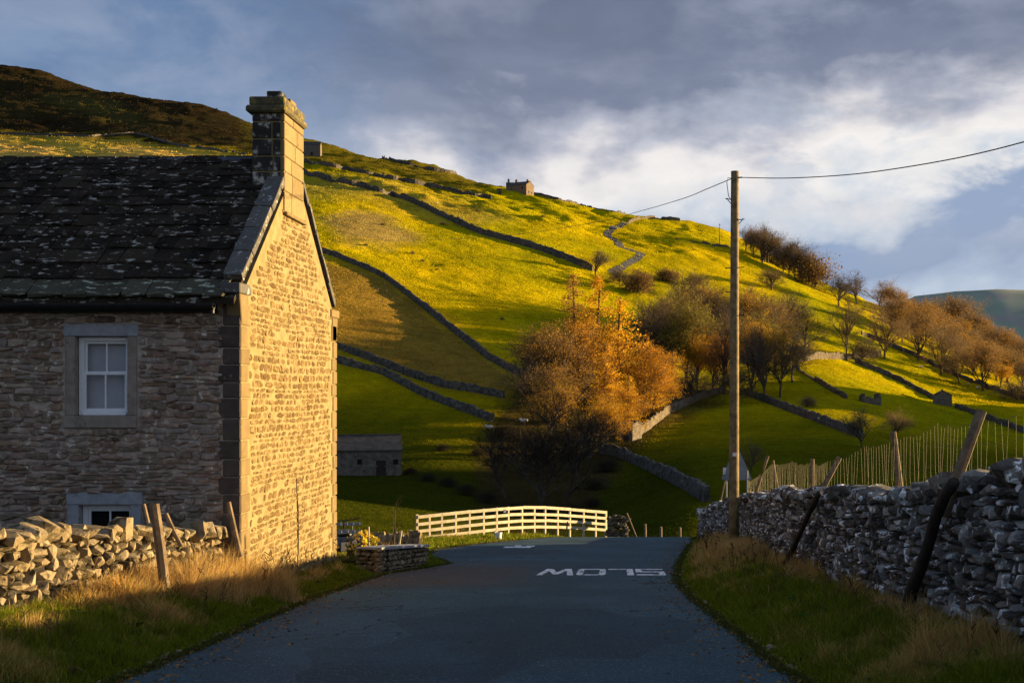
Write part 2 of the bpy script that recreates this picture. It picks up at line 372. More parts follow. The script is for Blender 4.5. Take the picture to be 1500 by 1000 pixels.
M_RIGHTWALL = simple('limestone_right', (.04, .033, .027), (.25, .225, .195), 9, .9, 1.0, .04, per=[(.03, .024, .02), (.15, .12, .095), (.38, .345, .305), (.07, .055, .044), (.025, .02, .017), (.60, .58, .54), (.11, .095, .06), (.05, .04, .033)], lich=(.88, .87, .84), lscale=(7, 7, 4.5), lth=(.55, .62))
M_CORE = simple('wall_core', (.012, .011, .010), (.03, .028, .025), 8, .95, .3, .02)
M_FIELDWALL = simple('field_wall_stone', (.035, .030, .024), (.115, .10, .08), 1.1, .95, .6, .1, lich=(.18, .165, .13), lscale=2.2, lth=(.58, .7))
M_BARN = simple('barn_stone', (.085, .072, .056), (.17, .145, .115), 1.6, .95, .5, .06, lich=(.055, .048, .04), lscale=2.5, lth=(.57, .68))  # stone toned down for the shade on the barn by the cottage
M_BARNROOF = simple('barn_slate', (.04, .036, .033), (.075, .068, .06), 1.3, .9, .4, .05)
M_WOOD = simple('weathered_wood', (.10, .072, .044), (.21, .155, .10), 9, .85, .4, .006)
M_DARKWOOD = simple('dark_wood', (.018, .014, .011), (.045, .034, .026), 9, .9, .5, .01)
M_RAIL = simple('new_pale_timber', (.31, .275, .20), (.46, .41, .30), 5, .75, .15, .003)
M_POLE = simple('creosoted_pole', (.10, .075, .036), (.24, .18, .09), 7, .85, .5, .01)
M_WIRE = simple('galvanised_wire', (.13, .11, .075), (.19, .16, .11), 10, .6, 0, 0)
M_CABLE = simple('black_cable', (.02, .02, .022), (.03, .03, .03), 4, .6, 0, 0)
M_GRAYMETAL = simple('grey_metal', (.16, .19, .23), (.21, .24, .28), 6, .6, .05, .002)
M_PLATE = simple('white_plate', (.6, .6, .6), (.7, .7, .7), 6, .6, 0, 0)
M_BARK = simple('bark', (.045, .034, .024), (.10, .078, .055), 3, .95, .5, .03)
M_TWIG = attr_mat('twigs', .12, .8)
M_LEAF = attr_mat('autumn_leaves', .38, .7)
M_BLADE = attr_mat('grass_blades', .35, .7)
M_WOOL = simple('sheep_wool', (.55, .50, .43), (.70, .66, .58), 6, .95, .4, .02)

def ground_mat():
    m, t, b, pos = base_mat('turf')
    col = t.new('ShaderNodeAttribute', attribute_name='col').outputs['Color']
    a = t.noise(pos, .35, 5, .6); c = t.noise(pos, 1.7, 5, .62); d = t.noise(pos, .06, 4, .5)
    v = t.math('ADD', t.math('ADD', t.math('MULTIPLY', a, .5), t.math('MULTIPLY', c, .5)), t.math('MULTIPLY', d, .35))
    k = t.step(v, .42, .95)
    col = t.mix(k, t.mix(1, col, (.52, .62, .6), 'MULTIPLY'), t.mix(1, col, (1.42, 1.28, 1.2), 'MULTIPLY'))
    t.set(b.inputs['Base Color'], col); b.inputs['Roughness'].default_value = 1; b.inputs['Specular IOR Level'].default_value = 0
    # sward: upright stems catch low light, so relief is strong
    h = t.math('ADD', t.math('MULTIPLY', t.noise(pos, 5.5, 4, .7), .25), t.math('MULTIPLY', t.noise(pos, 1.1, 4, .65), 1.0))
    bump(t, b, h, 1.0, 1.0)
    return m
M_TURF = ground_mat()
def asphalt_mat():
    m, t, b, pos = base_mat('asphalt')
    fine = t.noise(pos, 34, 3, .85); med = t.noise(pos, 9, 5, .7); big = t.noise(pos, .45, 4, .55)
    vo = t.new('ShaderNodeTexVoronoi'); t.set(vo.inputs['Vector'], pos); vo.inputs['Scale'].default_value = 55
    chip = t.step(t.new('ShaderNodeSeparateColor').outputs[0], 0, 1)
    col = t.mix(t.step(big, .35, .68), (.022, .052, .070), (.042, .084, .106))
    col = t.mix(t.math('MULTIPLY', t.step(fine, .58, .66), .9), col, (.20, .265, .31))
    col = t.mix(t.math('MULTIPLY', t.step(med, .52, .75), .6), col, (.010, .020, .028))
    mp = t.new('ShaderNodeMapping'); mp.inputs['Scale'].default_value = (.9, .14, 1); t.set(mp.inputs[0], pos)
    tr = t.noise(mp.outputs[0], 1.2, 4, .6)
    col = t.mix(t.math('MULTIPLY', t.step(tr, .54, .72), .5), col, (.030, .046, .062))
    # darker squared repair patches, hairline cracks, mud tracked in from the yard
    pa = t.new('ShaderNodeTexVoronoi', feature='F1', distance='CHEBYCHEV'); mp2 = t.new('ShaderNodeMapping'); mp2.inputs['Scale'].default_value = (.33, .12, 1); t.set(mp2.inputs[0], pos)
    t.set(pa.inputs['Vector'], mp2.outputs[0]); pa.inputs['Scale'].default_value = 1
    pr = t.new('ShaderNodeSeparateColor'); t.set(pr.inputs[0], pa.outputs['Color'])
    col = t.mix(t.math('MULTIPLY', t.step(pr.outputs[0], .70, .72), .45), col, t.mix(1, col, (.45, .45, .48), 'MULTIPLY'))
    wob = t.new('ShaderNodeVectorMath', operation='ADD'); t.set(wob.inputs[0], pos)
    nz = t.new('ShaderNodeTexNoise'); t.set(nz.inputs['Vector'], pos); nz.inputs['Scale'].default_value = 1.6; nz.inputs['Detail'].default_value = 4
    t.set(wob.inputs[1], nz.outputs['Color'])
    cr = t.new('ShaderNodeTexVoronoi', feature='DISTANCE_TO_EDGE'); t.set(cr.inputs['Vector'], wob.outputs[0]); cr.inputs['Scale'].default_value = .42
    col = t.mix(t.math('MULTIPLY', t.step(t.math('MULTIPLY', cr.outputs['Distance'], -1), -.012, -.004), t.math('MULTIPLY', t.step(big, .45, .6), .85)), col, (.006, .006, .007))
    sp_ = t.new('ShaderNodeSeparateXYZ'); t.set(sp_.inputs[0], pos)
    mud = t.math('MULTIPLY', t.math('MULTIPLY', t.step(sp_.outputs[1], 19.5, 22), t.step(t.math('MULTIPLY', sp_.outputs[1], -1), -30, -25.5)), t.step(t.math('MULTIPLY', sp_.outputs[0], -1), .5, 3.5))
    col = t.mix(t.math('MULTIPLY', mud, t.step(med, .3, .62)), col, (.085, .055, .040))
    t.set(b.inputs['Base Color'], col)
    t.set(b.inputs['Roughness'], t.math('ADD', .62, t.math('MULTIPLY', big, .25))); b.inputs['Specular IOR Level'].default_value = .06
    bump(t, b, t.math('ADD', fine, t.math('MULTIPLY', med, .6)), .55, .012)
    return m
M_ROAD = asphalt_mat()
M_PAINT = simple('worn_road_paint', (.55, .56, .58), (.80, .81, .82), 9, .8, .3, .004, lich=(.12, .13, .15), lscale=(9, 3.5, 9), lth=(.53, .62))
M_FAR = simple('far_moor_hazed', (.19, .26, .19), (.28, .32, .24), .004, 1, 0, 0, lich=(.25, .25, .23), lscale=.009, lth=(.5, .6))  # moor colour paled to stand in for distance haze

# ================================================================== ground and hills
def ground_col(X, Y, Z):
    Yc = np.maximum(Y, 5); px = CX+F*X/Yc; py = CY-F*(Z-CAMZ)/Yc
    wx = 34*fbm(X/18, Y/30, 61); px2 = px+wx; py2 = py+22*fbm(X/16, Y/26, 62)
    n = fbm(X/45, Y/60, 63)+.5; n2 = fbm(X/9, Y/12, 64)+.5
    def cc(*c): return np.array(c)[None, :]
    n = n[:, None]; n2 = n2[:, None]
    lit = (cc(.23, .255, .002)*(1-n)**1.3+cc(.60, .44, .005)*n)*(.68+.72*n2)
    low = cc(.036, .050, .001)*(1-n)+cc(.062, .064, .002)*n  # pasture green, darkened to carry the shade over the low fields
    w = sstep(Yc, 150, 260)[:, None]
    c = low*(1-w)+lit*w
    r = sstep(px2, 960, 1080)[:, None]*sstep(-Yc, -400, -250)[:, None]
    c = c*(1-.25*r)+cc(.26, .26, .004)*.25*r
    def region(poly, colr, amt=1.0):
        nonlocal c
        k = sum(inpoly(px2+ox, py2+oy, poly)*1.0 for ox, oy in ((-13, 3), (-7, -5), (0, 0), (6, 6), (12, -3), (3, -8)))[:, None]/6*amt; c = c*(1-k)+colr*k
    region([(455, 372), (520, 384), (560, 403), (600, 432), (645, 466), (690, 500), (762, 552), (740, 584), (640, 566), (480, 508)], cc(.25, .155, .03)*(.75+.5*n2), .9)
    region([(470, 318), (540, 305), (590, 330), (620, 350), (560, 362), (500, 350)], cc(.30, .21, .085)*(.7+.6*n2), .75)
    region([(440, 255), (560, 262), (700, 300), (760, 330), (640, 318), (540, 290), (440, 285)], cc(.28, .22, .05)*(.7+.6*n2), .55)
    moor = cc(.022, .013, .008)*(.5+.9*n2)+cc(.012, .014, .003)*n*1.6  # heather brown, made darker in place of cloud shade on the moor
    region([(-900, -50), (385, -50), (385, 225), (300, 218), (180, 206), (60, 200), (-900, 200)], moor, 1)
    region([(360, 130), (520, 180), (760, 262), (700, 284), (560, 258), (440, 238), (360, 236)], cc(.075, .068, .012)*(.4+.9*n2), .85)
    region([(60, 128), (170, 150), (240, 185), (160, 172), (80, 150)], cc(.08, .075, .02), .6)
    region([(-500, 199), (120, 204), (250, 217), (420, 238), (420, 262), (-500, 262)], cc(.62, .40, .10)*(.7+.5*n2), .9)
    region([(60, 205), (150, 208), (180, 224), (90, 222)], cc(.30, .29, .03), .7)
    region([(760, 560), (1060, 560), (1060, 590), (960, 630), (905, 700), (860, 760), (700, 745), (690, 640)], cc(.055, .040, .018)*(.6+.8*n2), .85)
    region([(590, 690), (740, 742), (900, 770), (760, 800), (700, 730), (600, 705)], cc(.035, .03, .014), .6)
    # near verges: mixed green and straw
    nv = sstep(-Y, -60, -48)[:, None]
    v2 = fbm(X*1.2, Y*1.2, 66)[:, None]+.5
    c = c*(1-nv)+nv*(cc(.035, .05, .008)*(1-v2)+cc(.08, .062, .022)*v2)
    return np.clip(c, .004, .6)
def grid_mesh(name, X, Y, Z, mat, smooth=True):
    n, m = X.shape; v = np.stack([X.ravel(), Y.ravel(), Z.ravel()], 1)
    i = np.arange(n*m).reshape(n, m)
    f = np.stack([i[:-1, :-1].ravel(), i[1:, :-1].ravel(), i[1:, 1:].ravel(), i[:-1, 1:].ravel()], 1)
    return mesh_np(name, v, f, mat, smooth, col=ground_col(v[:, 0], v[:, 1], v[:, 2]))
# near ground
xs = np.concatenate([np.arange(-90, -12, 3.0), np.arange(-12, 8, .16), np.arange(8, 95, 3.0)])
ys = np.concatenate([np.arange(-60, 4, 2.0), np.arange(4, 30, .18), np.arange(30, 58.3, .35)])
XX, YY = np.meshgrid(xs, ys, indexing='ij')
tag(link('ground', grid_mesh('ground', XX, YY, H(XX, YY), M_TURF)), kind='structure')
# the dale side, sampled along bearings
pxs = np.concatenate([np.arange(-1490, -40, 25), np.arange(-40, 1560, 3.0), np.arange(1560, 3790, 30)])
zs = [58.0]
while zs[-1] < 2150:
    zs.append(zs[-1]*(1.0085 if zs[-1] < 150 else 1.0046 if zs[-1] < 720 else 1.009))
zs = np.array(zs)
PX, YY = np.meshgrid(pxs, zs, indexing='ij'); XX = (PX-CX)/F*YY
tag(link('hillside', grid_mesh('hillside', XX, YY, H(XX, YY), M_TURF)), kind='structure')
# far hill across the dale
px = np.arange(1000, 3400, 20.0); dd = np.linspace(0, 1, 40)
top = np.interp(px, [1000, 1200, 1340, 1400, 1460, 1540, 1700, 2000, 2600, 3400], [600, 500, 434, 427, 424, 427, 440, 470, 480, 500])
PX, DD = np.meshgrid(px, dd, indexing='ij')
YY = 1900+1500*DD; XX = (PX-CX)/F*YY
topz = ((CY-top)/F*3000)[:, None]
ZZ = -40+(topz+40)*sstep(DD, 0, .75)+10*fbm(XX/300, YY/300, 71)-200*sstep(DD, .8, 1)
fm = grid_mesh('far_hill', XX, YY, ZZ, M_FAR)
tag(link('far_hill', fm), kind='structure')
# road
ys = np.concatenate([np.arange(-55, 5, 1.0), np.arange(5, 58, .2)]); tt = np.linspace(0, 1, 26)
YY, TT = np.meshgrid(ys, tt, indexing='ij'); A = xl(YY)-.03; B = xr(YY)+.03
A = A+.09*fbm(YY*5, YY*0+1, 81); B = B+.09*fbm(YY*5, YY*0+2, 82)
XX = A+(B-A)*TT; ZZ = road_z(YY)+.03*(1-(2*TT-1)**2)*0-.045*(np.abs(2*TT-1) > .99)
v = np.stack([XX.ravel(), YY.ravel(), ZZ.ravel()], 1); n, m = XX.shape; i = np.arange(n*m).reshape(n, m)
f = np.stack([i[:-1, :-1].ravel(), i[:-1, 1:].ravel(), i[1:, 1:].ravel(), i[1:, :-1].ravel()], 1)
road = tag(link('road', mesh_np('road', v, f, M_ROAD, True)), kind='structure')
# lettering SLOW, painted for drivers coming up the hill, so it stands on its head from here
GL = {'S': [[(0, 0), (1, 0), (1, .56), (.22, .56), (.22, .84), (1, .84), (1, 1), (0, 1), (0, .42), (.78, .42), (.78, .15), (0, .15)]],
      'L': [[(0, 0), (1, 0), (1, .14), (.26, .14), (.26, 1), (0, 1)]],
      'O': [[(.12, 0), (.88, 0), (1, .1), (1, .5), (.78, .5), (.78, .14), (.22, .14), (.22, .5), (0, .5), (0, .1)],
            [(0, .5), (.22, .5), (.22, .86), (.78, .86), (.78, .5), (1, .5), (1, .9), (.88, 1), (.12, 1), (0, .9)]],
      'W': [[(0, 1), (.14, 0), (.32, 0), (.5, .55), (.68, 0), (.86, 0), (1, 1), (.84, 1), (.75, .33), (.57, .86), (.43, .86), (.25, .33), (.16, 1)]]}
xx = (974-CX)/F*24.3
for ch, w in (('S', .62), ('L', .55), ('O', .62), ('W', .78)):
    b = MB()
    for poly in GL[ch]:
        # strips across the letter so that it follows the road surface
        b.add([(xx-a*w, 25.75-h*2.15, float(road_z(25.75-h*2.15))+.005) for a, h in poly], [tuple(range(len(poly)))])
    o = b.build('letter', M_PAINT, road); o['label'] = 'white painted letter %s of the upside-down word SLOW' % ch
    xx -= w+.055
b = MB()
for (px, py, l, w) in ((748, 801, .5, .55), (758, 799.5, .25, .6), (768, 801, .5, .6), (777, 799.6, .3, .5)):
    d = 1.6*F/(py-730.4); c = (px-CX)/F*d
    b.add([(c-l*.4, d-w, float(road_z(d-w))+.006), (c+l*.5, d-w*.9, float(road_z(d-w*.9))+.006), (c+l*.42, d+w, float(road_z(d+w))+.006), (c-l*.5, d+w*.8, float(road_z(d+w*.8))+.006)], [(0, 1, 2, 3)])
b.build('road_marking', M_PAINT, road)['label'] = 'worn white remains of a second road marking'

# ================================================================== stones
rng = random.Random(4)
def chamfer_proto(seed, j=.05, ch=.12, jf=0):
    r = random.Random(seed); bm = bmesh.new(); bmesh.ops.create_cube(bm, size=1)
    for v in bm.verts: v.co += Vector([r.uniform(-j, j) for _ in range(3)])
    bmesh.ops.bevel(bm, geom=list(bm.edges), offset=ch, segments=1, affect='EDGES', profile=.6)
    for v in bm.verts: v.co += Vector([r.uniform(-.02, .02) for _ in range(3)])
    bmesh.ops.triangulate(bm, faces=[f for f in bm.faces if len(f.verts) > 4])
    return bm
def rock_proto(seed, n=22, pa=2.6, pb=6):
    """broken stone: hull of points scattered over a boxy body"""
    r = random.Random(seed); bm = bmesh.new()
    for i in range(n):
        d = Vector([r.gauss(0, 1) for _ in range(3)]).normalized(); p = r.uniform(pa, pb)
        k = (abs(d.x)**p+abs(d.y)**p+abs(d.z)**p)**(1/p); bm.verts.new(d/k*r.uniform(.46, .55))
    bmesh.ops.convex_hull(bm, input=list(bm.verts))
    bmesh.ops.delete(bm, geom=[v for v in bm.verts if not v.link_faces], context='VERTS')
    return bm
def proto_set(bms, prefix):
    out = []
    for bm in bms:
        bm.verts.ensure_lookup_table(); bm.verts.index_update()
        v = np.array([p.co[:] for p in bm.verts]); f = [tuple(q.index for q in fc.verts) for fc in bm.faces]
        bm.free(); out.append((v, f))
    return out
RUBBLE = proto_set([rock_proto(300+k, 26, 7, 18) for k in range(16)], 'q')
BLOCKS = proto_set([chamfer_proto(k, .085, .09) for k in range(12)], 'b')
ROCKS = proto_set([rock_proto(100+k, 24+k % 6) for k in range(24)], 'r')
SLABS = proto_set([chamfer_proto(200+k, .03, .04) for k in range(6)], 's')
PMESH = {}
def pmesh(pid, protos, k, mat, smooth):
    key = (pid, k, mat.name)
    if key not in PMESH:
        v, f = protos[k]; me = bpy.data.meshes.new('stone_shape'); me.from_pydata(v.tolist(), [], f); me.materials.append(mat)
        if smooth: me.polygons.foreach_set('use_smooth', [True]*len(f))
        PMESH[key] = me
    return PMESH[key]
def lay(pieces, protos, pid, mat, parent, root, name, limit, smooth=False, rest='stones'):
    """pieces: list of (Matrix 4x4 in world space, importance, may_be_part). The most important become single objects, the rest one joined part."""
    order = sorted(range(len(pieces)), key=lambda q: -pieces[q][1])
    singles = set([q for q in order if pieces[q][2]][:limit]); loc = Vector(root)
    vs = []; f3 = []; f4 = []; rn = []; base = 0
    for q, (M, imp, ok) in enumerate(pieces):
        k = rng.randrange(len(protos))
        if q in singles:
            o = bpy.data.objects.new(name, pmesh(pid, protos, k, mat, smooth)); C.objects.link(o); o.parent = parent
            M2 = Matrix.Translation(-loc) @ M
            o.matrix_local = M2
        else:
            v, f = protos[k]; m = np.array(M); w = v @ m[:3, :3].T+m[:3, 3]-np.array(root)
            vs.append(w); rn.append(np.full(len(w), rng.random()))
            for q2 in f:
                (f3 if len(q2) == 3 else f4).append([i+base for i in q2])
            base += len(w)
    if vs:
        me = mesh_np(rest, np.concatenate(vs), [np.array(x) for x in (f3, f4) if x], mat, smooth, rnd=np.concatenate(rn))
        o = link(rest, me, parent); o['kind'] = 'stuff'
def TRS(loc, rot, sc):
    return Matrix.Translation(Vector(loc)) @ (rot.to_4x4() if isinstance(rot, Matrix) else Euler(rot).to_matrix().to_4x4()) @ Matrix.Diagonal((*sc, 1))

# ================================================================== the cottage
XG, XE, Y0, Y1 = -5.78, -13.6, 17.4, 23.3
YM = (Y0+Y1)/2; EAVE = 3.02; RIDGE = 5.62
RT = Vector((XG, Y0, -1.5))
cot = thing('stone_cottage', 'tall stone cottage with a sunlit gable and dark slate roof on the left', 'house', RT)
def cb(mb, name, mat, parent=cot, **k): return mb.build(name, mat, parent, -RT if parent is cot else (0, 0, 0), **k)
b = MB(); b.prism([(Y0+.26, -3.6), (Y1, -3.6), (Y1, EAVE), (YM, RIDGE), (Y0+.26, EAVE+.22)], 'x', XE, XG)
for x0, x1, z0, z1 in ((XE, -8.35, -3.6, EAVE), (-7.49, XG, -3.6, EAVE), (-8.35, -7.49, -3.6, -1.0), (-8.35, -7.49, -.17, 1.2), (-8.35, -7.49, 2.45, EAVE)):
    b.box(x0, x1, Y0, Y0+.262, z0, z1)
wl = b.build('wall', M_MORTAR, cot, -RT)
b = MB(); b.prism([(Y0+.001, -3.6), (Y1-.001, -3.6), (Y1-.001, EAVE), (YM, RIDGE), (Y0+.001, EAVE)], 'x', XG-.05, XG+.008)
o = b.build('gable_pointing', M_GMORTAR, wl)
# facade rubble: coursed, each stone proud of the joints
def courses(z0, z1, hmin, hmax, r):
    z = z0; out = []
    while z < z1: h = r.uniform(hmin, hmax); out.append((z, h)); z += h
    return out
pc = []; r = random.Random(11)
EXC = [(-8.51, -7.34, 1.02, 2.64), (-8.47, -7.27, -1.1, .05)]
for z, h in courses(-1.9, 2.98, .05, .125, r):
    x = -11.6+r.random()*.3
    while x < -6.06:
        w = min(r.uniform(.09, .36)*(1.25 if h < .08 else 1), -6.05-x)
        if w < .07: break
        segs = [(x, x+w)]
        for (a, c, e, f_) in EXC:
            if z+h > e+.03 and z < f_-.03:
                n = []
                for p, q in segs:
                    if q <= a or p >= c: n.append((p, q))
                    else:
                        if p < a-.06: n.append((p, a))
                        if q > c+.06: n.append((c, q))
                segs = n
        for p, q in segs:
            rows = [(z, h)]
            if h > .13 and r.random() < .35: c_ = r.uniform(.38, .62)*h; rows = [(z, c_), (z+c_, h-c_)]
            for zz, h_ in rows:
                g1 = r.uniform(.004, .016); dep = r.uniform(.03, .085)
                hh = h_*r.uniform(.86, 1.04)
                M = TRS(((p+q)/2+r.uniform(-.006, .006), Y0-.005+r.uniform(-.008, .008), zz+h_/2+r.uniform(-.012, .012)+.02*math.sin((p+q)*1.3+zz)), (r.uniform(-.05, .05), r.uniform(-.045, .045), r.uniform(-.04, .04)), (q-p-g1*.5, dep*1.25, hh-g1*.5))
                pc.append((M, (q-p)*h_, p > -9.7 and z > -1.3))
        x += w
lay(pc, RUBBLE, 'rub', M_STONE, wl, (0, 0, 0), 'stone', 300, rest='rubble')
# gable rubble
pc = []; r = random.Random(12)
for z, h in courses(-3.2, 5.3, .07, .15, r):
    y = Y0+.34+r.random()*.2
    ze = lambda yy: EAVE+(RIDGE-EAVE)*(1-abs(yy-YM)/(YM-Y0))
    while y < Y1-.34:
        w = r.uniform(.12, .42)
        if y+w > Y1-.32: break
        if z+h < min(ze(y), ze(y+w))-.12 and r.random() > .06:
            k = r.uniform(-.008, .012)
            wav = .016*math.sin(y*1.1+z*.8)
            M = TRS((XG+.0+r.uniform(-.006, .004), y+w/2, z+h/2+wav), (r.uniform(-.04, .04), r.uniform(-.04, .04), r.uniform(-.03, .03)), (.045, w-k*1.15, h*r.uniform(.70, .98)-k*.4))
            pc.append((M, 0, False))
        y += w
lay(pc, RUBBLE, 'rub', M_GSTONE, wl, (0, 0, 0), 'gable_stone', 0, rest='gable_rubble')
# quoins: long and short work on both corners
r = random.Random(13); z = -3.2; k = 0
while z < 2.92:
    h = r.uniform(.24, .36); h = min(h, 3.0-z)
    lf, lg = (.33, .30) if k % 2 else (.26, .42)
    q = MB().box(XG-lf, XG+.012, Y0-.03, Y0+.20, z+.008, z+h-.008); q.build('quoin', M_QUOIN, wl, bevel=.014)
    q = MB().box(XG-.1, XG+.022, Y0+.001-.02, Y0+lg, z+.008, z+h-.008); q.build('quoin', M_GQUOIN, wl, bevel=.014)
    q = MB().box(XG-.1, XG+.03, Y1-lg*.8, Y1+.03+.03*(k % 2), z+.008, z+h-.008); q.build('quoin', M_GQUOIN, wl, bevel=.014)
    z += h; k += 1
# long dark crack down the gable
ck = []; yy = 20.42; z = .05
while z > -1.75:
    ck.append((XG+.004, yy, z)); z -= .13; yy += r.uniform(-.035, .03)
MB().tube(ck, [.012+.022*math.sin(math.pi*i/len(ck)) for i in range(len(ck))], 5).build('crack', M_DARK, wl)
# windows
def window(x0, x1, z0, z1, lint, lower=False):
    yb = Y0+.10
    L = (0, 0, 0)
    f = MB(); fw = .055
    f.box(x0, x0+fw+.02, yb, yb+.09, z0, z1); f.box(x1-fw, x1, yb, yb+.09, z0, z1)
    f.box(x0+fw+.02, x1-fw, yb+.001, yb+.089, z1-.06, z1); f.box(x0+fw+.02, x1-fw, yb-.03, yb+.089, z0, z0+.05)
    root = f.build('window', M_WHITE, cot, -RT, bevel=.004)
    zm = (z0+z1)/2+.04; a, c = x0+fw+.021, x1-fw-.001; xm = (a+c)/2
    def sash(p, q, yy):
        s = MB(); s.box(a, a+.035, yy, yy+.04, p, q); s.box(c-.035, c, yy, yy+.04, p, q)
        s.box(a+.035, c-.035, yy+.001, yy+.039, q-.04, q); s.box(a+.035, c-.035, yy+.001, yy+.039, p, p+.055)
        s.box(xm-.013, xm+.013, yy+.004, yy+.034, p+.055, q-.04)
        s.build('sash', M_WHITE, root, L, bevel=.003)
        for u, w in ((a+.036, xm-.014), (xm+.014, c-.036)):
            MB().box(u, w, yy+.016, yy+.022, p+.056, q-.041).build('pane', M_GLASS, root, L)
    if lower: sash(z0+.06, z1-.061, yb+.03)
    else:
        sash(zm-.02, z1-.061, yb+.045); sash(z0+.051, zm+.02, yb+.002)
    rm = MB(); rm.box(x0-.04, x1+.04, Y0+.2585, Y0+.259, z0-.05, z1+.05).build('blind' if not lower else 'room', M_BLIND if not lower else M_DARK, root, L)
    m = M_LINTEL if lower else M_DRESSED
    p, q, tz, bz, jw = lint
    MB().box(p, q, Y0-.025, Y0+.2, z1+.01, tz).build('lintel', M_LINTEL, root, L, bevel=.01)
    MB().box(p+.02, p+jw, Y0-.02, Y0+.2, bz, z1+.008).build('jamb', m, root, L, bevel=.01)
    MB().box(q-jw, q-.02, Y0-.02, Y0+.2, bz, z1+.008).build('jamb', m, root, L, bevel=.01)
    MB().box(p, q-.02, Y0-.06, Y0+.2, bz-.19, bz-.003).build('sill', m, root, L, bevel=.012)
    return root
w = window(-8.32, -7.52, 1.22, 2.43, (-8.5, -7.35, 2.63, 1.215, .17)); w['label'] = 'white four-pane sash window on the upper floor'
w = window(-8.26, -7.46, -.98, -.17, (-8.46, -7.28, .03, -1.0, .19), True); w['label'] = 'white window half hidden behind the wall top'
# roof
sa = math.atan2(RIDGE+.09-(EAVE-.05), YM-(Y0-.22)); SL = (YM-(Y0-.22))/math.cos(sa)
b = MB(); b.prism([(Y0-.2, EAVE-.10), (YM, RIDGE+.03), (Y1+.2, EAVE-.10), (Y1+.2, EAVE-.02), (YM, RIDGE+.10), (Y0-.2, EAVE-.02)], 'x', XE, XG-.03)
roof = b.build('roof', M_SLATE, cot, -RT)
pc = []; pm = []; r = random.Random(14); s = 0; k = 0; ex = .46
while s < SL-.16:
    x = XE+.1+r.random()*.4
    while x < XG-.2:
        w = r.uniform(.22, .52)*(1.3-.5*s/SL)
        w = min(w, XG-.17-x)
        if w < .1: break
        ln = ex*1.6
        cs = s+ln/2-.02+r.uniform(-.035, .02)
        y = Y0-.22+cs*math.cos(sa); z = EAVE-.03+cs*math.sin(sa)+.045+r.uniform(-.006, .008)
        M = TRS((x+w/2, y, z), Matrix.Rotation(sa-.072+r.uniform(-.012, .012), 3, 'X') @ Matrix.Rotation(r.uniform(-.018, .018), 3, 'Y') @ Matrix.Rotation(r.uniform(-.02, .02), 3, 'Z'), (w-r.uniform(.006, .02), ln, r.uniform(.034, .058)))
        (pm if k < 1 else pc).append((M, w*ex*(1 if x > -9.9 else .01), x > -9.9)); x += w
    s += ex; ex = max(.19, ex*.93); k += 1
lay(pm, SLABS, 'slb', M_SLATEMOSS, roof, (0, 0, 0), 'slate', 40, rest='mossy_slates')
lay(pc, SLABS, 'slb', M_SLATE, roof, (0, 0, 0), 'slate', 255, rest='slates')
x = XE
while x < XG-.62:
    w = .46; dz = r.uniform(-.008, .008)+.035*math.sin((x+9)*.5)
    q = MB(); q.prism([(YM-.17, RIDGE-.03+dz), (YM, RIDGE+.17+dz), (YM+.17, RIDGE-.03+dz), (YM+.15, RIDGE-.06+dz), (YM, RIDGE+.11+dz), (YM-.15, RIDGE-.06+dz)], 'x', x+.005, x+w-.005)
    q.build('ridge_tile', M_RIDGE, roof); x += w
b = MB(); 
for sg in (-1,):
    pts = [(Y0-.30+.07*math.cos(a), EAVE-.12+.07*math.sin(a)) for a in np.linspace(math.pi, 2*math.pi, 7)]
    b.prism(pts+[(y, z+.02) for y, z in reversed(pts)], 'x', XE, XG-.30)
b.build('gutter', M_IRON, cot, -RT)
MB().box(XE, XG-.34, Y0-.16, Y0-.005, EAVE-.22, EAVE-.06).build('eaves_board', M_IRON, cot, -RT)
MB().tube([(XG-.33, Y0-.28, EAVE-.16), (XG-.335, Y0-.28, EAVE-.24)], .034, 8).build('gutter_outlet', M_IRON, cot, -RT)
# gable copings and kneelers
for side in (-1, 1):
    s0, s1 = .34, (SL-.52 if side < 0 else SL-.5); n = 5
    for i in range(n):
        a = s0+(s1-s0)*i/n; e = s0+(s1-s0)*(i+1)/n-.008; c = (a+e)/2
        y = YM+side*((YM-Y0+.22)-c*math.cos(sa)); z = EAVE-.03+c*math.sin(sa)+.15
        rot = Matrix.Rotation(-side*sa, 3, 'X')
        M = TRS((XG-.12, y, z), rot, (.30+.012*(i % 2), e-a, .11))
        v, f = SLABS[i]; me = bpy.data.meshes.new('coping'); me.from_pydata([(M @ Vector(p))-RT for p in v], [], f); me.materials.append(M_COPE)
        link('coping', me, cot)
    ya, yb_ = (Y0-.14, Y0+.42) if side < 0 else (Y1-.42, Y1+.2)
    MB().box(XG-.27, XG+.045, ya, yb_, EAVE+.08, EAVE+.24).build('kneeler', M_GQUOIN if side > 0 else M_COPE, cot, -RT, bevel=.015)
    yc, yd = (Y0-.10, Y0+.3) if side < 0 else (Y1-.3, Y1+.13)
    q = MB(); q.prism([(yc, EAVE+.075), (yd, EAVE+.075), (yd, EAVE-.4), ((Y0+.0 if side < 0 else Y1-.3), EAVE-.4)] if side < 0 else [(yc, EAVE+.075), (yd, EAVE+.075), (Y1, EAVE-.4), (yc, EAVE-.4)], 'x', XG-.2, XG+.03)
    q.build('corbel', M_GQUOIN, cot, -RT, bevel=.012)
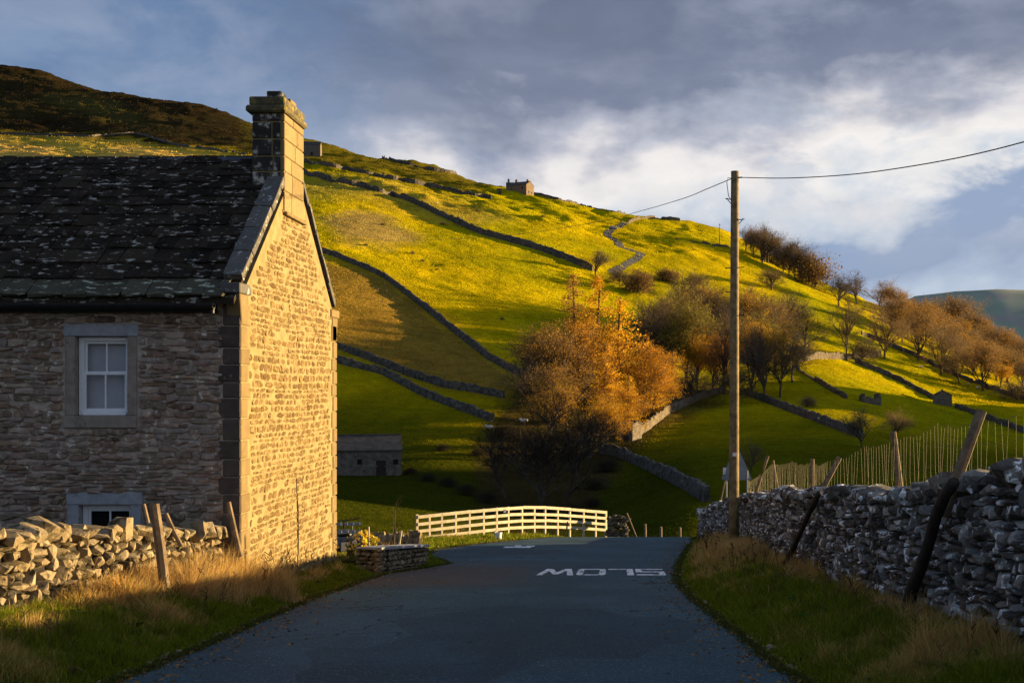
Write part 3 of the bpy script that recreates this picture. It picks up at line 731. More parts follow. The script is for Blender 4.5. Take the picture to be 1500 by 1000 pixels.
# chimney
cx0, cx1, cy0, cy1 = -6.33, XG+.03, 19.64, 20.84; zt = 6.44
ch = MB().box(cx0+.02, cx1-.02, cy0+.02, cy1-.02, 4.6, zt).build('chimney', M_GMORTAR, cot, -RT)
r = random.Random(15); z = 4.72
for h in (.36, .34, .27, .30, .30, .18):
    h = min(h, zt-z)
    if h < .1: break
    cut = r.uniform(.2, .38)
    for a, c in ((cx0, cx0+cut), (cx0+cut, cx1-.07)):
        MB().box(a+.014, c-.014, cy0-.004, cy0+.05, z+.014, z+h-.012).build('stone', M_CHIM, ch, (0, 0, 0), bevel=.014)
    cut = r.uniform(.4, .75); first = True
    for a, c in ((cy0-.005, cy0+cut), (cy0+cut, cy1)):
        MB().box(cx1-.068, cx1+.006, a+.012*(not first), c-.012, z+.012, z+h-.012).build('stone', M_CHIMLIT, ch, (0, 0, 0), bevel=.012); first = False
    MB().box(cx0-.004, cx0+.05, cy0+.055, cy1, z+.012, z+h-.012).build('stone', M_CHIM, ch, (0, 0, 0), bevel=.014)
    z += h
MB().box(cx0-.08, cx1+.05, cy0-.09, cy1+.08, zt, zt+.125).build('cap_band', M_CAP, ch, (0, 0, 0), bevel=.03)
MB().box(cx0-.03, cx1+.015, cy0-.04, cy1+.03, zt+.127, zt+.28).build('cap', M_CAP, ch, (0, 0, 0), bevel=.02)
MB().box(-6.12, -5.86, 19.82, 20.14, zt+.281, zt+.43).build('chimney_pot', M_CHIM, ch, (0, 0, 0), bevel=.012)
MB().box(-6.08, -5.80, 20.2, 20.55, zt+.281, zt+.39).build('chimney_pot', M_CHIMLIT, ch, (0, 0, 0), bevel=.012)
MB().box(cx1-.06, cx1+.055, cy0-.02, cy1+.06, 4.66, 4.715).build('drip_stone', M_GQUOIN, ch, (0, 0, 0), bevel=.01)
MB().box(cx0-.14, cx1-.3, cy0-.2, cy0-.01, 4.70, 4.82).build('flashing', M_DRESSED, ch, (0, 0, 0), bevel=.02)
# ================================================================== dry stone walls beside the road
def path_fn(pts):
    """polyline (x, y) -> position and direction by arc length"""
    P = [Vector((p[0], p[1])) for p in pts]; L = [0]
    for a, b in zip(P, P[1:]): L.append(L[-1]+(b-a).length)
    def f(s):
        k = max(0, min(len(P)-2, int(np.searchsorted(L, s))-1)); d = (P[k+1]-P[k]).normalized()
        return P[k]+d*(s-L[k]), d
    return f, L[-1]
def dry_wall(name, label, group, pts, topz, side, r, mat, limit, ch=(.09, .2), sw=(.14, .42), thick=.42, cope=(.12, .26), batter=.06, seen=lambda p: True, protos=ROCKS, upright=.0, back=True):
    """side: +1 when the face seen lies to the right of the walking direction"""
    pf, L = path_fn(pts)
    p0, _ = pf(L/2); root = Vector((p0.x, p0.y, g(p0.x, p0.y)))
    t_ = thing(name, label, 'wall', root, group)
    # core
    n = int(L/.5)+2; cv = []; cf = []
    for i in range(n):
        s = L*i/(n-1); p, d = pf(s); nrm = Vector((d.y, -d.x))*side; zt = topz(p.y)-.07; zb = g(p.x, p.y)-.5
        for o_, z in ((-.07, zb), (-.10-batter, zt), (-thick+.02, zt), (-thick, zb)):
            q = p+nrm*o_; cv.append((q.x-root.x, q.y-root.y, z-root.z))
    for i in range(n-1):
        for k in range(3): cf.append((i*4+k, i*4+k+1, i*4+4+k+1, i*4+4+k))
    cf += [(0, 1, 2, 3), ((n-1)*4, (n-1)*4+1, (n-1)*4+2, (n-1)*4+3)]
    me = bpy.data.meshes.new('core'); me.from_pydata(cv, [], cf); me.materials.append(M_CORE); link('core', me, t_)
    pc = []
    maxh = max(topz(pf(s)[0].y)-g(*pf(s)[0]) for s in np.linspace(0, L, 30))+.25
    z = -.25
    while z < maxh:
        h = r.uniform(*ch); s = r.random()*.2
        while s < L:
            w = min(r.uniform(*sw)*(1.15 if z < .4 else 1), L-s)
            if w < .06: break
            p, d = pf(s+w/2); gz = g(p.x, p.y); tz = topz(p.y); nrm = Vector((d.y, -d.x))*side
            # courses follow the ground at the foot and the coping at the top
            hh = h*r.uniform(.75, 1.12)
            zc = gz+z+h/2
            if zc+h*.4 < tz-.02:
                fr = np.clip((zc-gz)/max(.3, tz-gz), 0, 1); dep = r.uniform(.2, .3)
                off = -dep/2-batter*fr+r.uniform(-.02, .045)
                q = p+nrm*off; ang = math.atan2(d.y, d.x)
                if r.random() < upright: sc = (hh*.9+.02, dep, w*.75+.03)
                else: sc = (w-.006, dep, hh-.004)
                slope = 0
                M = TRS((q.x, q.y, zc+r.uniform(-.015, .015)), (r.uniform(-.14, .14), r.uniform(-.12, .12)+slope, ang+r.uniform(-.16, .16)), sc)
                dist = math.hypot(q.x, q.y)
                pc.append((M, w*h/dist**2*(1 if seen(q) else 1e-4), seen(q)))
            s += w
        z += h
    s = 0
    while s < L:       # coping stones
        w = r.uniform(*cope); p, d = pf(s+w/2); nrm = Vector((d.y, -d.x))*side; tz = topz(p.y); ang = math.atan2(d.y, d.x)
        hh = r.uniform(.10, .26)*(1.35 if r.random() < .1 else 1); q = p+nrm*(-thick*.45+r.uniform(-.05, .06))
        M = TRS((q.x, q.y, tz+hh*.28-.04), (r.uniform(-.15, .15), r.uniform(-.4, .4), ang+r.uniform(-.25, .25)), (w+.05, thick*r.uniform(.8, 1.1), hh))
        pc.append((M, w*.25/math.hypot(q.x, q.y)**2*(1 if seen(q) else 1e-4), seen(q))); s += w*.92
    lay(pc, protos, 'rock', mat, t_, root, 'stone', limit)
    return t_
inframe = lambda q: -.56 < q.x/q.y < .375
def lt(y): return float(np.interp(y, [7, 12, 14.5, 17.3], [.50, .03, -.23, -.60]))+.10*float(fbm(y*2.2, 1.0, 91, 2))
dry_wall('dry_stone_wall', 'sunlit pale dry stone wall beside the cottage at the left road verge', None, [(-6.98, 7.5), (-6.55, 12.0), (-5.98, 17.32)], lt, 1, random.Random(31), M_LEFTWALL, 300, ch=(.065, .15), sw=(.08, .25), cope=(.09, .26), seen=inframe, upright=.3)
def rt(y): return float(np.interp(y, [4, 9, 10.8, 13.2, 18.5, 27.6, 36, 40], [1.32, .96, .72, .34, -.12, -1.04, -2.15, -2.8]))+.09*float(fbm(y*1.3, 2.0, 92, 3))
dry_wall('dry_stone_wall', 'long dark dry stone wall with white lichen along the right side of the road', None, [(float(wallx(y)), y) for y in (41.5, 30, 20, 10, 4.5)], rt, 1, random.Random(32), M_RIGHTWALL, 300, ch=(.055, .15), sw=(.08, .30), cope=(.08, .26), thick=.5, seen=inframe, upright=.12)
def bez(p, q, bend, n=7):
    a, b = Vector(p), Vector(q); return [a.lerp(b, i/(n-1))+Vector(bend)*math.sin(math.pi*i/(n-1)) for i in range(n)]
r = random.Random(33)
# crooked branches propped against the wall face
def prop(label, pix, r0, r1, off):
    pts = []
    for px, py in pix:
        k = (px-CX)/F; y = 3.0/k
        for _ in range(8): y = (float(wallx(y))-off)/k
        pts.append(at(px, py, y))
    base = pts[-1].copy()
    m = len(pts); o = MB().tube([p-base for p in pts], [r1+(r0-r1)*i/(m-1)+r.uniform(-.006, .006) for i in range(m)], 8).build('wooden_prop', M_DARKWOOD, None, base, smooth=True)
    tag(o, label, 'prop')
prop('thick crooked dark branch propped against the near end of the right-hand wall', [(1398, 706), (1386, 722), (1372, 752), (1362, 790), (1350, 828), (1336, 862), (1326, 905), (1323, 930)], .075, .052, .16)
prop('thin dark branch leaning on the right-hand wall midway to the utility pole', [(1200, 722), (1188, 745), (1176, 772), (1163, 800), (1150, 826)], .05, .04, .16)
# ================================================================== wire fence behind the right wall
fr = Vector((3.75, 15, g(3.75, 15)))
wf = thing('wire_fence', 'tall galvanised netting fence on rough leaning posts behind the right wall', 'fence', fr)
def fpost(p, q, r0, r1):
    MB().tube([Vector(x)-fr for x in bez(p, q, (r.uniform(-.01, .01), 0, 0), 5)], [r0, r0*1.03, (r0+r1)/2, r1*1.02, r1], 8).build('post', M_WOOD, wf, smooth=False)
for (a, b_, d, w) in (((1396, 716), (1438, 601), 11.0, .062), ((1318, 724), (1308, 632), 14.9, .050), ((1198, 728), (1230, 669), 18.3, .05), ((1190, 730), (1190, 672), 21, .045),
                      ((1109, 716), (1125, 667), 27, .04), ((1139, 718), (1132, 674), 27.6, .04), ((1052, 752), (1062, 704), 35.5, .03), ((1100, 735), (1096, 700), 35.2, .03)):
    lo = at(*a, d); lo = lo+(lo-at(*b_, d))*.35
    fpost(lo, at(*b_, d), w, w*.85)
mw = MB(); TOP = [(1580, 596, 9.0), (1500, 603, 10.0), (1438, 616, 11.0), (1374, 622, 12.8), (1311, 642, 14.8), (1266, 654, 16.6), (1212, 676, 18.6), (1190, 678, 21), (1160, 676, 24), (1131, 679, 27.5), (1096, 706, 35)]
TP = [at(*q) for q in TOP]
for a, b_ in zip(TP, TP[1:]):
    n = max(2, int((b_-a).length/.15))
    for i in range(n):
        p = a.lerp(b_, (i+r.uniform(-.1, .1))/n); p.z += r.uniform(-.015, .02)-.05*math.sin(math.pi*i/n)
        mw.tube([p-fr, p-fr+Vector((r.uniform(-.03, .03), r.uniform(-.02, .02), -.5)), p-fr+Vector((.05*math.sin(i), r.uniform(-.02, .02), -1.05))], .0017, 3, False)
    for k in range(5):
        mw.tube([a-fr-Vector((0, 0, k*.22)), a.lerp(b_, .5)-fr-Vector((0, 0, k*.22+.05)), b_-fr-Vector((0, 0, k*.22))], .0018, 3, False)
o = mw.build('netting', M_WIRE, wf); o['kind'] = 'stuff'
# ================================================================== utility pole and cables
pb = Vector((2.86, 27.0, g(2.86, 27.0)-.1)); ptop = at(1076.5, 251, 27.0)
pole = thing('utility_pole', 'tall weathered wooden utility pole standing at the foot of the right wall', 'utility pole', pb)
hgt = ptop.z-pb.z; lean = ptop.x-pb.x
shaft = MB().tube([(lean*i/9, 0, hgt*i/9) for i in range(10)], [.128-.034*i/9 for i in range(10)], 14).build('shaft', M_POLE, pole, smooth=True)
for py, sd in ((292, -1), (322, 1), (393, -1), (392, 1), (428, -1), (462, 1)):
    z = at(1076, py, 27).z-pb.z; x = lean*z/hgt
    m = MB().tube([(x, -.02, z), (x+sd*.17, -.03, z), (x+sd*.23, -.03, z+.012)], .012, 5)
    if py < 330: m.tube([(x+sd*.05, -.02, z-.15), (x+sd*.17, -.03, z-.02), (x+sd*.19, -.03, z+.03)], .010, 5)
    m.build('step_bracket', M_IRON, pole)
z = at(1076, 262, 27).z-pb.z
MB().tube([(lean-.09, -.05, z), (lean-.17, -.06, z+.02), (lean-.2, -.06, z-.10), (lean-.16, -.06, z-.42), (lean-.08, -.05, z-.55)], .009, 5).build('cable_loop', M_CABLE, pole)
MB().tube([(lean+.06, -.03, z+.02), (lean+.17, -.03, z+.03)], .018, 6).build('cable_clamp', M_IRON, pole)
z = at(1076, 664, 27).z-pb.z; x = lean*z/hgt
MB().box(x-.045, x+.045, -.128, -.118, z-.06, z+.03).build('number_plate', M_PLATE, pole)
MB().box(x-.06, x+.06, -.127, -.116, z+.045, z+.075).build('warning_strip', simple('faded_red', (.25, .08, .05), (.3, .11, .07), 9, .7, 0, 0), pole)
def cable(label, pts, rad):
    P = [at(*p) for p in pts]; base = P[0].copy()
    # smooth through the points
    Q = []
    for i in range(len(P)-1):
        p0, p1, p2, p3 = P[max(i-1, 0)], P[i], P[i+1], P[min(i+2, len(P)-1)]
        for k in range(8):
            u = k/8; Q.append(.5*((2*p1)+(p2-p0)*u+(2*p0-5*p1+4*p2-p3)*u*u+(3*p1-p0-3*p2+p3)*u**3))
    Q.append(P[-1])
    tag(MB().tube([q-base for q in Q], rad, 5).build('overhead_cable', M_CABLE, None, base), label, 'cable', 'overhead cables on the pole')
cable('overhead cable running down left from the pole towards the fellside', [(1071, 262, 27), (1035, 277, 30), (1000, 291, 34), (935, 310, 43), (870, 326, 55), (740, 345, 78), (605, 352, 105), (470, 350, 135)], .011)
cable('overhead cable rising to the right from the pole top against the sky', [(1083, 260, 27), (1150, 261, 25), (1230, 257, 22.5), (1300, 249, 20.8), (1400, 232, 18.4), (1500, 208, 16.6), (1640, 166, 14.6)], .0105)
# back of a triangular road sign by the pole
sb = Vector((at(1079, 703, 34).x, 34, g(at(1079, 703, 34).x, 34)))
sg = thing('road_sign', 'grey back of a triangular road sign behind the utility pole', 'sign', sb)
a, b_, c = at(1056, 703, 34)-sb, at(1102, 703, 34)-sb, at(1079, 650, 34)-sb
def lerp3(k): cen = (a+b_+c)/3; return [p+(cen-p)*k for p in (a, b_, c)]
q = MB(); out = []
for p, n_ in ((a, b_), (b_, c), (c, a)):
    out += [p.lerp(n_, .07), p.lerp(n_, .93)]
q.add([(p.x, -.012, p.z) for p in out]+[(p.x, .012, p.z) for p in out], [tuple(range(6)), tuple(range(11, 5, -1))]+[(i, (i+1) % 6, 6+(i+1) % 6, 6+i) for i in range(6)])
q.build('sign_plate', M_GRAYMETAL, sg)
MB().box(a.x+.06, a.x+.16, -.016, -.0125, a.z+.18, a.z+.38).build('sticker', M_PLATE, sg)
MB().box(a.x+.02, b_.x-.02, -.04, -.013, a.z+.03, a.z+.07).build('sign_rail', M_GRAYMETAL, sg)
for x in (a.x+.16, b_.x-.16): MB().tube([(x, -.06, -.3), (x, -.06, a.z+.3)], .025, 8).build('sign_leg', M_GRAYMETAL, sg)
# ================================================================== posts on the left verge
def stake(label, lo, hi, d, r0, cat='post', mat=None, name='wooden_post', d2=None):
    p = at(*lo, d); q = at(*hi, d2 or d); base = Vector((p.x, p.y, p.z))
    o = MB().tube([x-base for x in bez(p, q, (r.uniform(-.012, .012), 0, 0), 5)], [r0*1.05, r0, r0, r0*.97, r0*.94], 8).build(name, mat or M_WOOD, None, base)
    return tag(o, label, cat)
stake('stout leaning post in the grass in front of the left wall', (243, 872), (226, 738), 14.3, .068)
stake('thin forked stake standing close behind the stout post at the left wall', (226, 800), (210, 738), 16.0, .035)
stake('short tilted reddish stake sticking out of the wall beside the stout post', (266, 800), (243, 752), 15.8, .035)
stake('slim leaning post beside the near corner of the cottage', (352, 815), (334, 735), 16.6, .045)
# ================================================================== pale rail fence at the bend
FP = [(612, 755, 44.5), (655, 750.5, 45.4), (700, 746, 46.5), (732, 743.3, 47.4), (760, 741.2, 48.5), (800, 741.5, 50.0), (845, 744.5, 51.8), (889, 748.5, 53.5)]
FT = [at(*p) for p in FP]; fb = Vector((FT[3].x, FT[3].y, g(FT[3].x, FT[3].y)))
rf = thing('rail_fence', 'new pale timber rail fence curving round the outside of the road bend', 'fence', fb)
def fpos(s):
    k = min(int(s), len(FT)-2); return FT[k].lerp(FT[k+1], s-k)
ST = [0, .42, .84, 1.3, 1.75, 2.3, 2.9, 3.5, 4.15, 4.6, 5.0, 5.4, 5.8, 6.25, 6.65, 7]
for i, s in enumerate(ST):
    p = fpos(s); d = (fpos(min(7, s+.1))-fpos(max(0, s-.1))); ang = math.atan2(d.y, d.x)
    gz = min(g(p.x, p.y), p.z-1.0)-.3
    M = Matrix.Translation(p-fb) @ Matrix.Rotation(ang, 4, 'Z')
    w = .055 if i in (0, 15) else .04
    MB().box(-w, w, .028, .11, gz-p.z, .01 if i else .05, M).build('post', M_RAIL, rf)
for j, (o_, hw) in enumerate(((-.055, .062), (-.335, .06), (-.615, .06), (-.895, .06))):
    k = [0, 3, 5, 7, 9, 11, 13, 15] if j % 2 else [0, 2, 4, 6, 8, 10, 12, 14, 15]
    for a_, b2 in zip(k, k[1:]):
        p, q = fpos(ST[a_]), fpos(ST[b2])
        z = Vector((0, 0, o_+r.uniform(-.012, .012))); d = (q-p); ang = math.atan2(d.y, d.x)
        M = Matrix.Translation((p+q)/2+z-fb) @ Matrix.Rotation(ang, 4, 'Z') @ Matrix.Rotation(-math.atan2(d.z, math.hypot(d.x, d.y)), 4, 'Y')
        MB().box(-d.length/2+.004, d.length/2-.004, -.014+.003*(a_ % 2), .026, -hw, hw, M).build('rail', M_RAIL, rf)
p, q = fpos(0)+Vector((0, 0, -1.15)), fpos(2.1)+Vector((0, 0, -1.12)); d = q-p
MB().box(-d.length/2, d.length/2, -.014, .026, -.055, .055, Matrix.Translation((p+q)/2-fb) @ Matrix.Rotation(math.atan2(d.y, d.x), 4, 'Z') @ Matrix.Rotation(-math.atan2(d.z, math.hypot(d.x, d.y)), 4, 'Y')).build('kick_rail', M_RAIL, rf)
p = fpos(3.25); MB().box(-.05, .05, -.05, -.016, -.22, -.08, Matrix.Translation(p-fb) @ Matrix.Rotation(.4, 4, 'Z')).build('reflector', M_PLATE, rf)
p = at(730, 783, 43.6); p.z = g(p.x, p.y)
q = MB(); n = 12
v = [(rr*math.cos(2*math.pi*k/n), rr*math.sin(2*math.pi*k/n), z) for rr, z in ((.11, 0), (.145, .27), (.155, .27), (.155, .29), (.13, .29), (.10, .02)) for k in range(n)]
q.add(v, [(i*n+k, i*n+(k+1) % n, (i+1)*n+(k+1) % n, (i+1)*n+k) for i in range(5) for k in range(n)]+[tuple(range(n)), tuple(5*n+k for k in range(n))])
bk = thing('bucket', 'small whitish bucket on the grass at the foot of the rail fence', 'bucket', p)
q.build('tub', M_PLATE, bk, smooth=False)
MB().tube([(.15*math.cos(a), -.02, .28+.13*math.sin(a)) for a in np.linspace(.1, math.pi-.1, 7)], .006, 4).build('handle', M_IRON, bk)
# heap of stones and gate remains at the end of the fence
hp = Vector((at(905, 780, 52.6).x, 52.6, g(at(905, 780, 52.6).x, 52.6)))
heap = thing('stone_heap', 'rough heap of stones at the far end of the rail fence', 'stones', hp)
pc = []
for i in range(95):
    a = r.uniform(-.52, .55); z = r.uniform(-.2, 1.0)*(1-.25*abs(a)); w = r.uniform(.12, .26)
    pc.append((TRS((hp.x+a, hp.y+r.uniform(-.15, .2), at(905, 785, 52.6).z+z), (r.uniform(-.4, .4), r.uniform(-.4, .4), r.random()*3), (w, .22, w*.7)), z+5*r.random(), True))
lay(pc, ROCKS, 'rock', M_FIELDWALL, heap, hp, 'stone', 95)
stake('pale stick leaning against the stone heap at the fence end', (932, 786), (918, 751), 52.2, .04)
for px, py, lab in ((945, 767, 'pale field post just right of the stone heap beyond the road crest'), (968, 771, 'middle one of three short field posts beyond the road crest'), (996, 772, 'short field post nearest the right wall beyond the road crest')):
    d = 57.5; q = at(px, py, d); base = Vector((q.x, d, g(q.x, d)))
    o = MB().tube([(0, 0, -.2), (.01, 0, (q.z-base.z)*.5), (0, 0, q.z-base.z)], [.075, .07, .07], 7).build('wooden_post', M_WOOD, None, base); tag(o, lab, 'post', 'field posts beyond the crest')
# ================================================================== garden edge beside the cottage
ga = Vector((-5.1, 24.5, float(road_z(24.5))))
gw = thing('garden_wall', 'low stone garden wall with flat capstones between the cottage and the road', 'wall', ga)
pc = []
def face(p, q, h0, h1, ch=(.07, .13), sw=(.09, .22)):
    p, q = Vector(p), Vector(q); L = (q-p).length; d = (q-p)/L; n = Vector((d.y, -d.x)); ang = math.atan2(d.y, d.x); z = -.05
    while z < max(h0, h1):
        h = r.uniform(*ch); s = 0
        while s < L-.03:
            w = min(r.uniform(*sw), L-s); c = p+d*(s+w/2)-n*.07; gz = float(road_z(c.y))
            if z+h*.6 < h0+(h1-h0)*s/L: pc.append((TRS((c.x, c.y, gz+z+h/2), (r.uniform(-.1, .1), r.uniform(-.08, .08), ang+r.uniform(-.1, .1)), (w, .2, h)), w*h, True))
            s += w
        z += h
face((-5.72, 24.9), (-5.1, 24.5), .50, .52); face((-5.1, 24.5), (-4.48, 27.1), .52, .47)
lay(pc, ROCKS, 'rock', M_LEFTWALL, gw, ga, 'stone', 200)
q = MB()
for p0_, p1_ in (((-5.66, 24.98), (-5.14, 24.64)), ((-5.14, 24.64), (-4.56, 27.1))):
    a = Vector(p0_); b_ = Vector(p1_); d = (b_-a).normalized(); n = Vector((-d.y, d.x))
    v = []
    for z0 in (-.5, .48):
        for pt in (a, b_, b_+n*.28, a+n*.28): v.append((pt.x-ga.x, pt.y-ga.y, float(road_z(pt.y))+z0-ga.z))
    q.add(v, [(0, 1, 2, 3), (4, 5, 6, 7), (0, 1, 5, 4), (1, 2, 6, 5), (2, 3, 7, 6), (3, 0, 4, 7)])
q.build('core', M_CORE, gw)
a = Vector((-5.12, 24.5)); b_ = Vector((-4.5, 27.1)); d = (b_-a); n = Vector((-d.y, d.x)).normalized(); ang = math.atan2(d.y, d.x); k = 5
for i in range(k):
    c = a+d*(i+.5)/k+n*.2; z = float(road_z(c.y))+.52-.05*(i/k)
    MB().box(-d.length/k/2+.008, d.length/k/2-.008, -.26, .24, -.02, .03+.006*(i % 2), Matrix.Translation((c.x-ga.x, c.y-ga.y, z-ga.z)) @ Matrix.Rotation(ang, 4, 'Z') @ Matrix.Rotation(.096, 4, 'Y')).build('capstone', M_LINTEL, gw)
# upright flags along the back of the garden
fl = Vector((-6.2, 33.5, g(-6.2, 33.5)))
fg = thing('flagstone_edging', 'row of upright flagstones and rubble behind the low garden wall', 'wall', fl)
pc = []
for i in range(42):
    px = 552+64*i/42+r.uniform(-.5, .5); d = 33.8-.5*i/42; p = at(px, 797, d); h = r.uniform(.18, .44)
    pc.append((TRS((p.x, p.y, p.z+h/2-.1), (r.uniform(-.15, .15), r.uniform(-.25, .25), r.uniform(-.5, .5)), (r.uniform(.07, .16), .09, h+.15)), h, True))
lay(pc, BLOCKS, 'blk', M_LEFTWALL, fg, fl, 'flagstone', 60)
stake('bright thin stake among yellow leaves behind the low garden wall', (541, 808), (540, 771), 26.2, .022, mat=M_RAIL, name='garden_stake')
stake('pale thin stake standing near the middle of the low garden wall', (584, 802), (588, 777), 28.5, .028, mat=M_RAIL, name='garden_stake')
# parked quad bike, half hidden by the cottage
qb = Vector((-6.52, 27.2, g(-6.52, 27.2)))
qd = thing('quad_bike', 'parked dark quad bike with carrier rack half hidden behind the cottage corner', 'quad bike', qb, rz=.25)
M_QBODY = simple('dark_plastic', (.012, .016, .013), (.022, .028, .022), 6, .35, 0, 0, spec=.5)
M_TYRE = simple('tyre_rubber', (.012, .012, .012), (.02, .02, .02), 20, .9, .4, .01)
M_LAMP = simple('lamp_glass', (.55, .56, .58), (.65, .66, .68), 6, .15, 0, 0, spec=.6)
b = MB(); b.prism([(-.85, .38), (-.88, .55), (-.6, .68), (-.2, .66), (-.05, .52), (.3, .52), (.55, .70), (.85, .62), (.9, .45), (.5, .34), (-.5, .34)], 'x', -.27, .27)
body = b.build('body', M_QBODY, qd, bevel=.03)
for sx in (-1, 1):
    for sy in (-.58, .62):
        n = 16; v = []; prof = ((-.10, .20), (-.10, .245), (-.06, .27), (.06, .27), (.10, .245), (.10, .20))
        for dx_, rr in prof:
            for k in range(n): v.append((sx*.43+dx_, sy+rr*math.cos(2*math.pi*k/n), .27+rr*math.sin(2*math.pi*k/n)))
        m = MB(); m.add(v, [(i*n+k, i*n+(k+1) % n, ((i+1) % 6)*n+(k+1) % n, ((i+1) % 6)*n+k) for i in range(6) for k in range(n)])
        wh = m.build('wheel', M_TYRE, qd)
        MB().tube([(sx*.43-.08, sy, .27), (sx*.43+.08, sy, .27)], .19, 12).build('rim', M_GRAYMETAL, wh)
        m = MB(); m.tube([(sx*.43, sy+.36*math.cos(a), .30+.36*math.sin(a)) for a in np.linspace(.25, math.pi-.25, 7)], .0, 4)
        m = MB(); pr = [(sy+.34*math.cos(a), .28+.34*math.sin(a)) for a in np.linspace(.2, math.pi-.2, 8)]
        m.prism(pr+[(y, z+.03) for y, z in reversed(pr)], 'x', sx*.43-.16, sx*.43+.16); m.build('mudguard', M_QBODY, qd)
def rack(yc, z):
    m = MB()
    for x in np.linspace(-.38, .38, 6): m.tube([(x, yc-.24, z), (x, yc+.24, z)], .012, 5)
    for y in (-.24, 0, .24): m.tube([(-.42, yc+y, z+.003), (.42, yc+y, z+.003)], .014, 5)
    m.tube([(-.2, yc, .6), (-.2, yc, z)], .014, 5); m.tube([(.2, yc, .6), (.2, yc, z)], .014, 5)
    m.build('carrier_rack', M_GRAYMETAL, qd)
rack(-.62, .80); rack(.66, .84)
MB().box(-.16, .16, -.42, .22, .66, .78).build('seat', M_QBODY, qd, bevel=.04)
m = MB(); m.tube([(0, .3, .6), (0, .2, .98)], .025, 6); m.tube([(-.4, .12, 1.05), (-.2, .18, 1.0), (0, .2, .98), (.2, .18, 1.0), (.4, .12, 1.05)], .015, 6); m.build('handlebar', M_IRON, qd)
for x in (-.22, .22): MB().tube([(x, -.90, .58), (x, -.86, .58)], .06, 12).build('lamp', M_LAMP, qd)
MB().box(-.09, .11, -.93, -.92, .40, .60).build('plate', M_PLATE, qd)
# ================================================================== field walls on the dale side
def poly_pick(pix, step_px=4):
    out = []
    for (x0, y0), (x1, y1) in zip(pix, pix[1:]):
        n = max(2, int(math.hypot(x1-x0, y1-y0)/step_px))
        for i in range(n): out.append(pick(x0+(x1-x0)*i/n, y0+(y1-y0)*i/n))
    out.append(pick(*pix[-1])); return out
def resample(P, step):
    out = [P[0]]; acc = 0
    for a, b in zip(P, P[1:]):
        L = (b-a).to_2d().length
        if L > 60: L = 60
        n = max(1, int(L/step))
        for i in range(1, n+1): out.append(a.lerp(b, i/n))
    return out
def field_wall(label, pix, h=1.6, w=.75, seed=0, gap=0, mat=None, group='dry stone field walls on the hillside'):
    r = random.Random(seed+500); P = poly_pick(pix)
    # smooth the line a little
    for _ in range(3): P = [P[0]]+[(P[i-1]+P[i]*2+P[i+1])/4 for i in range(1, len(P)-1)]+[P[-1]]
    P = resample(P, .9); base = Vector((P[len(P)//2].x, P[len(P)//2].y, g(P[len(P)//2].x, P[len(P)//2].y)))
    v = []; f = []; m = len(P); prev = None
    for i, p in enumerate(P):
        d = (P[min(i+2, m-1)]-P[max(i-2, 0)]).to_2d()
        d = d.normalized() if d.length > 1e-6 else Vector((1, 0)); nrm = Vector((-d.y, d.x))
        hh = h*.86*(1+.35*float(fbm(i*.13, seed, 7, 2)))*r.uniform(.9, 1.12)
        if gap and float(vnoise(i*.09, seed*3.3, 3)) < gap: hh *= .3
        z = g(p.x, p.y)
        for o_, t_ in ((-.5, -.5), (-.46, .35), (-.36, .72), (-.24, 1.0), (.24, 1.02), (.36, .72), (.46, .35), (.5, -.5)):
            j = r.uniform(-.12, .12); q = p.to_2d()+nrm*(o_*w+j)
            v.append((q.x-base.x, q.y-base.y, z-base.z+t_*hh+r.uniform(-.13, .13)))
    for i in range(m-1):
        for k in range(7): f.append((i*8+k, i*8+k+1, i*8+9+k, i*8+8+k))
    f += [tuple(range(7, -1, -1)), tuple((m-1)*8+k for k in range(8))]
    me = bpy.data.meshes.new('field_wall'); me.from_pydata(v, [], f); me.materials.append(mat or M_FIELDWALL)
    return tag(link('field_wall', me, None, base), label, 'wall', group)
M_PALEWALL = simple('pale_wall_stone', (.06, .047, .030), (.16, .13, .085), 1.3, .95, .6, .1, lich=(.05, .04, .03), lscale=2.2, lth=(.58, .7))
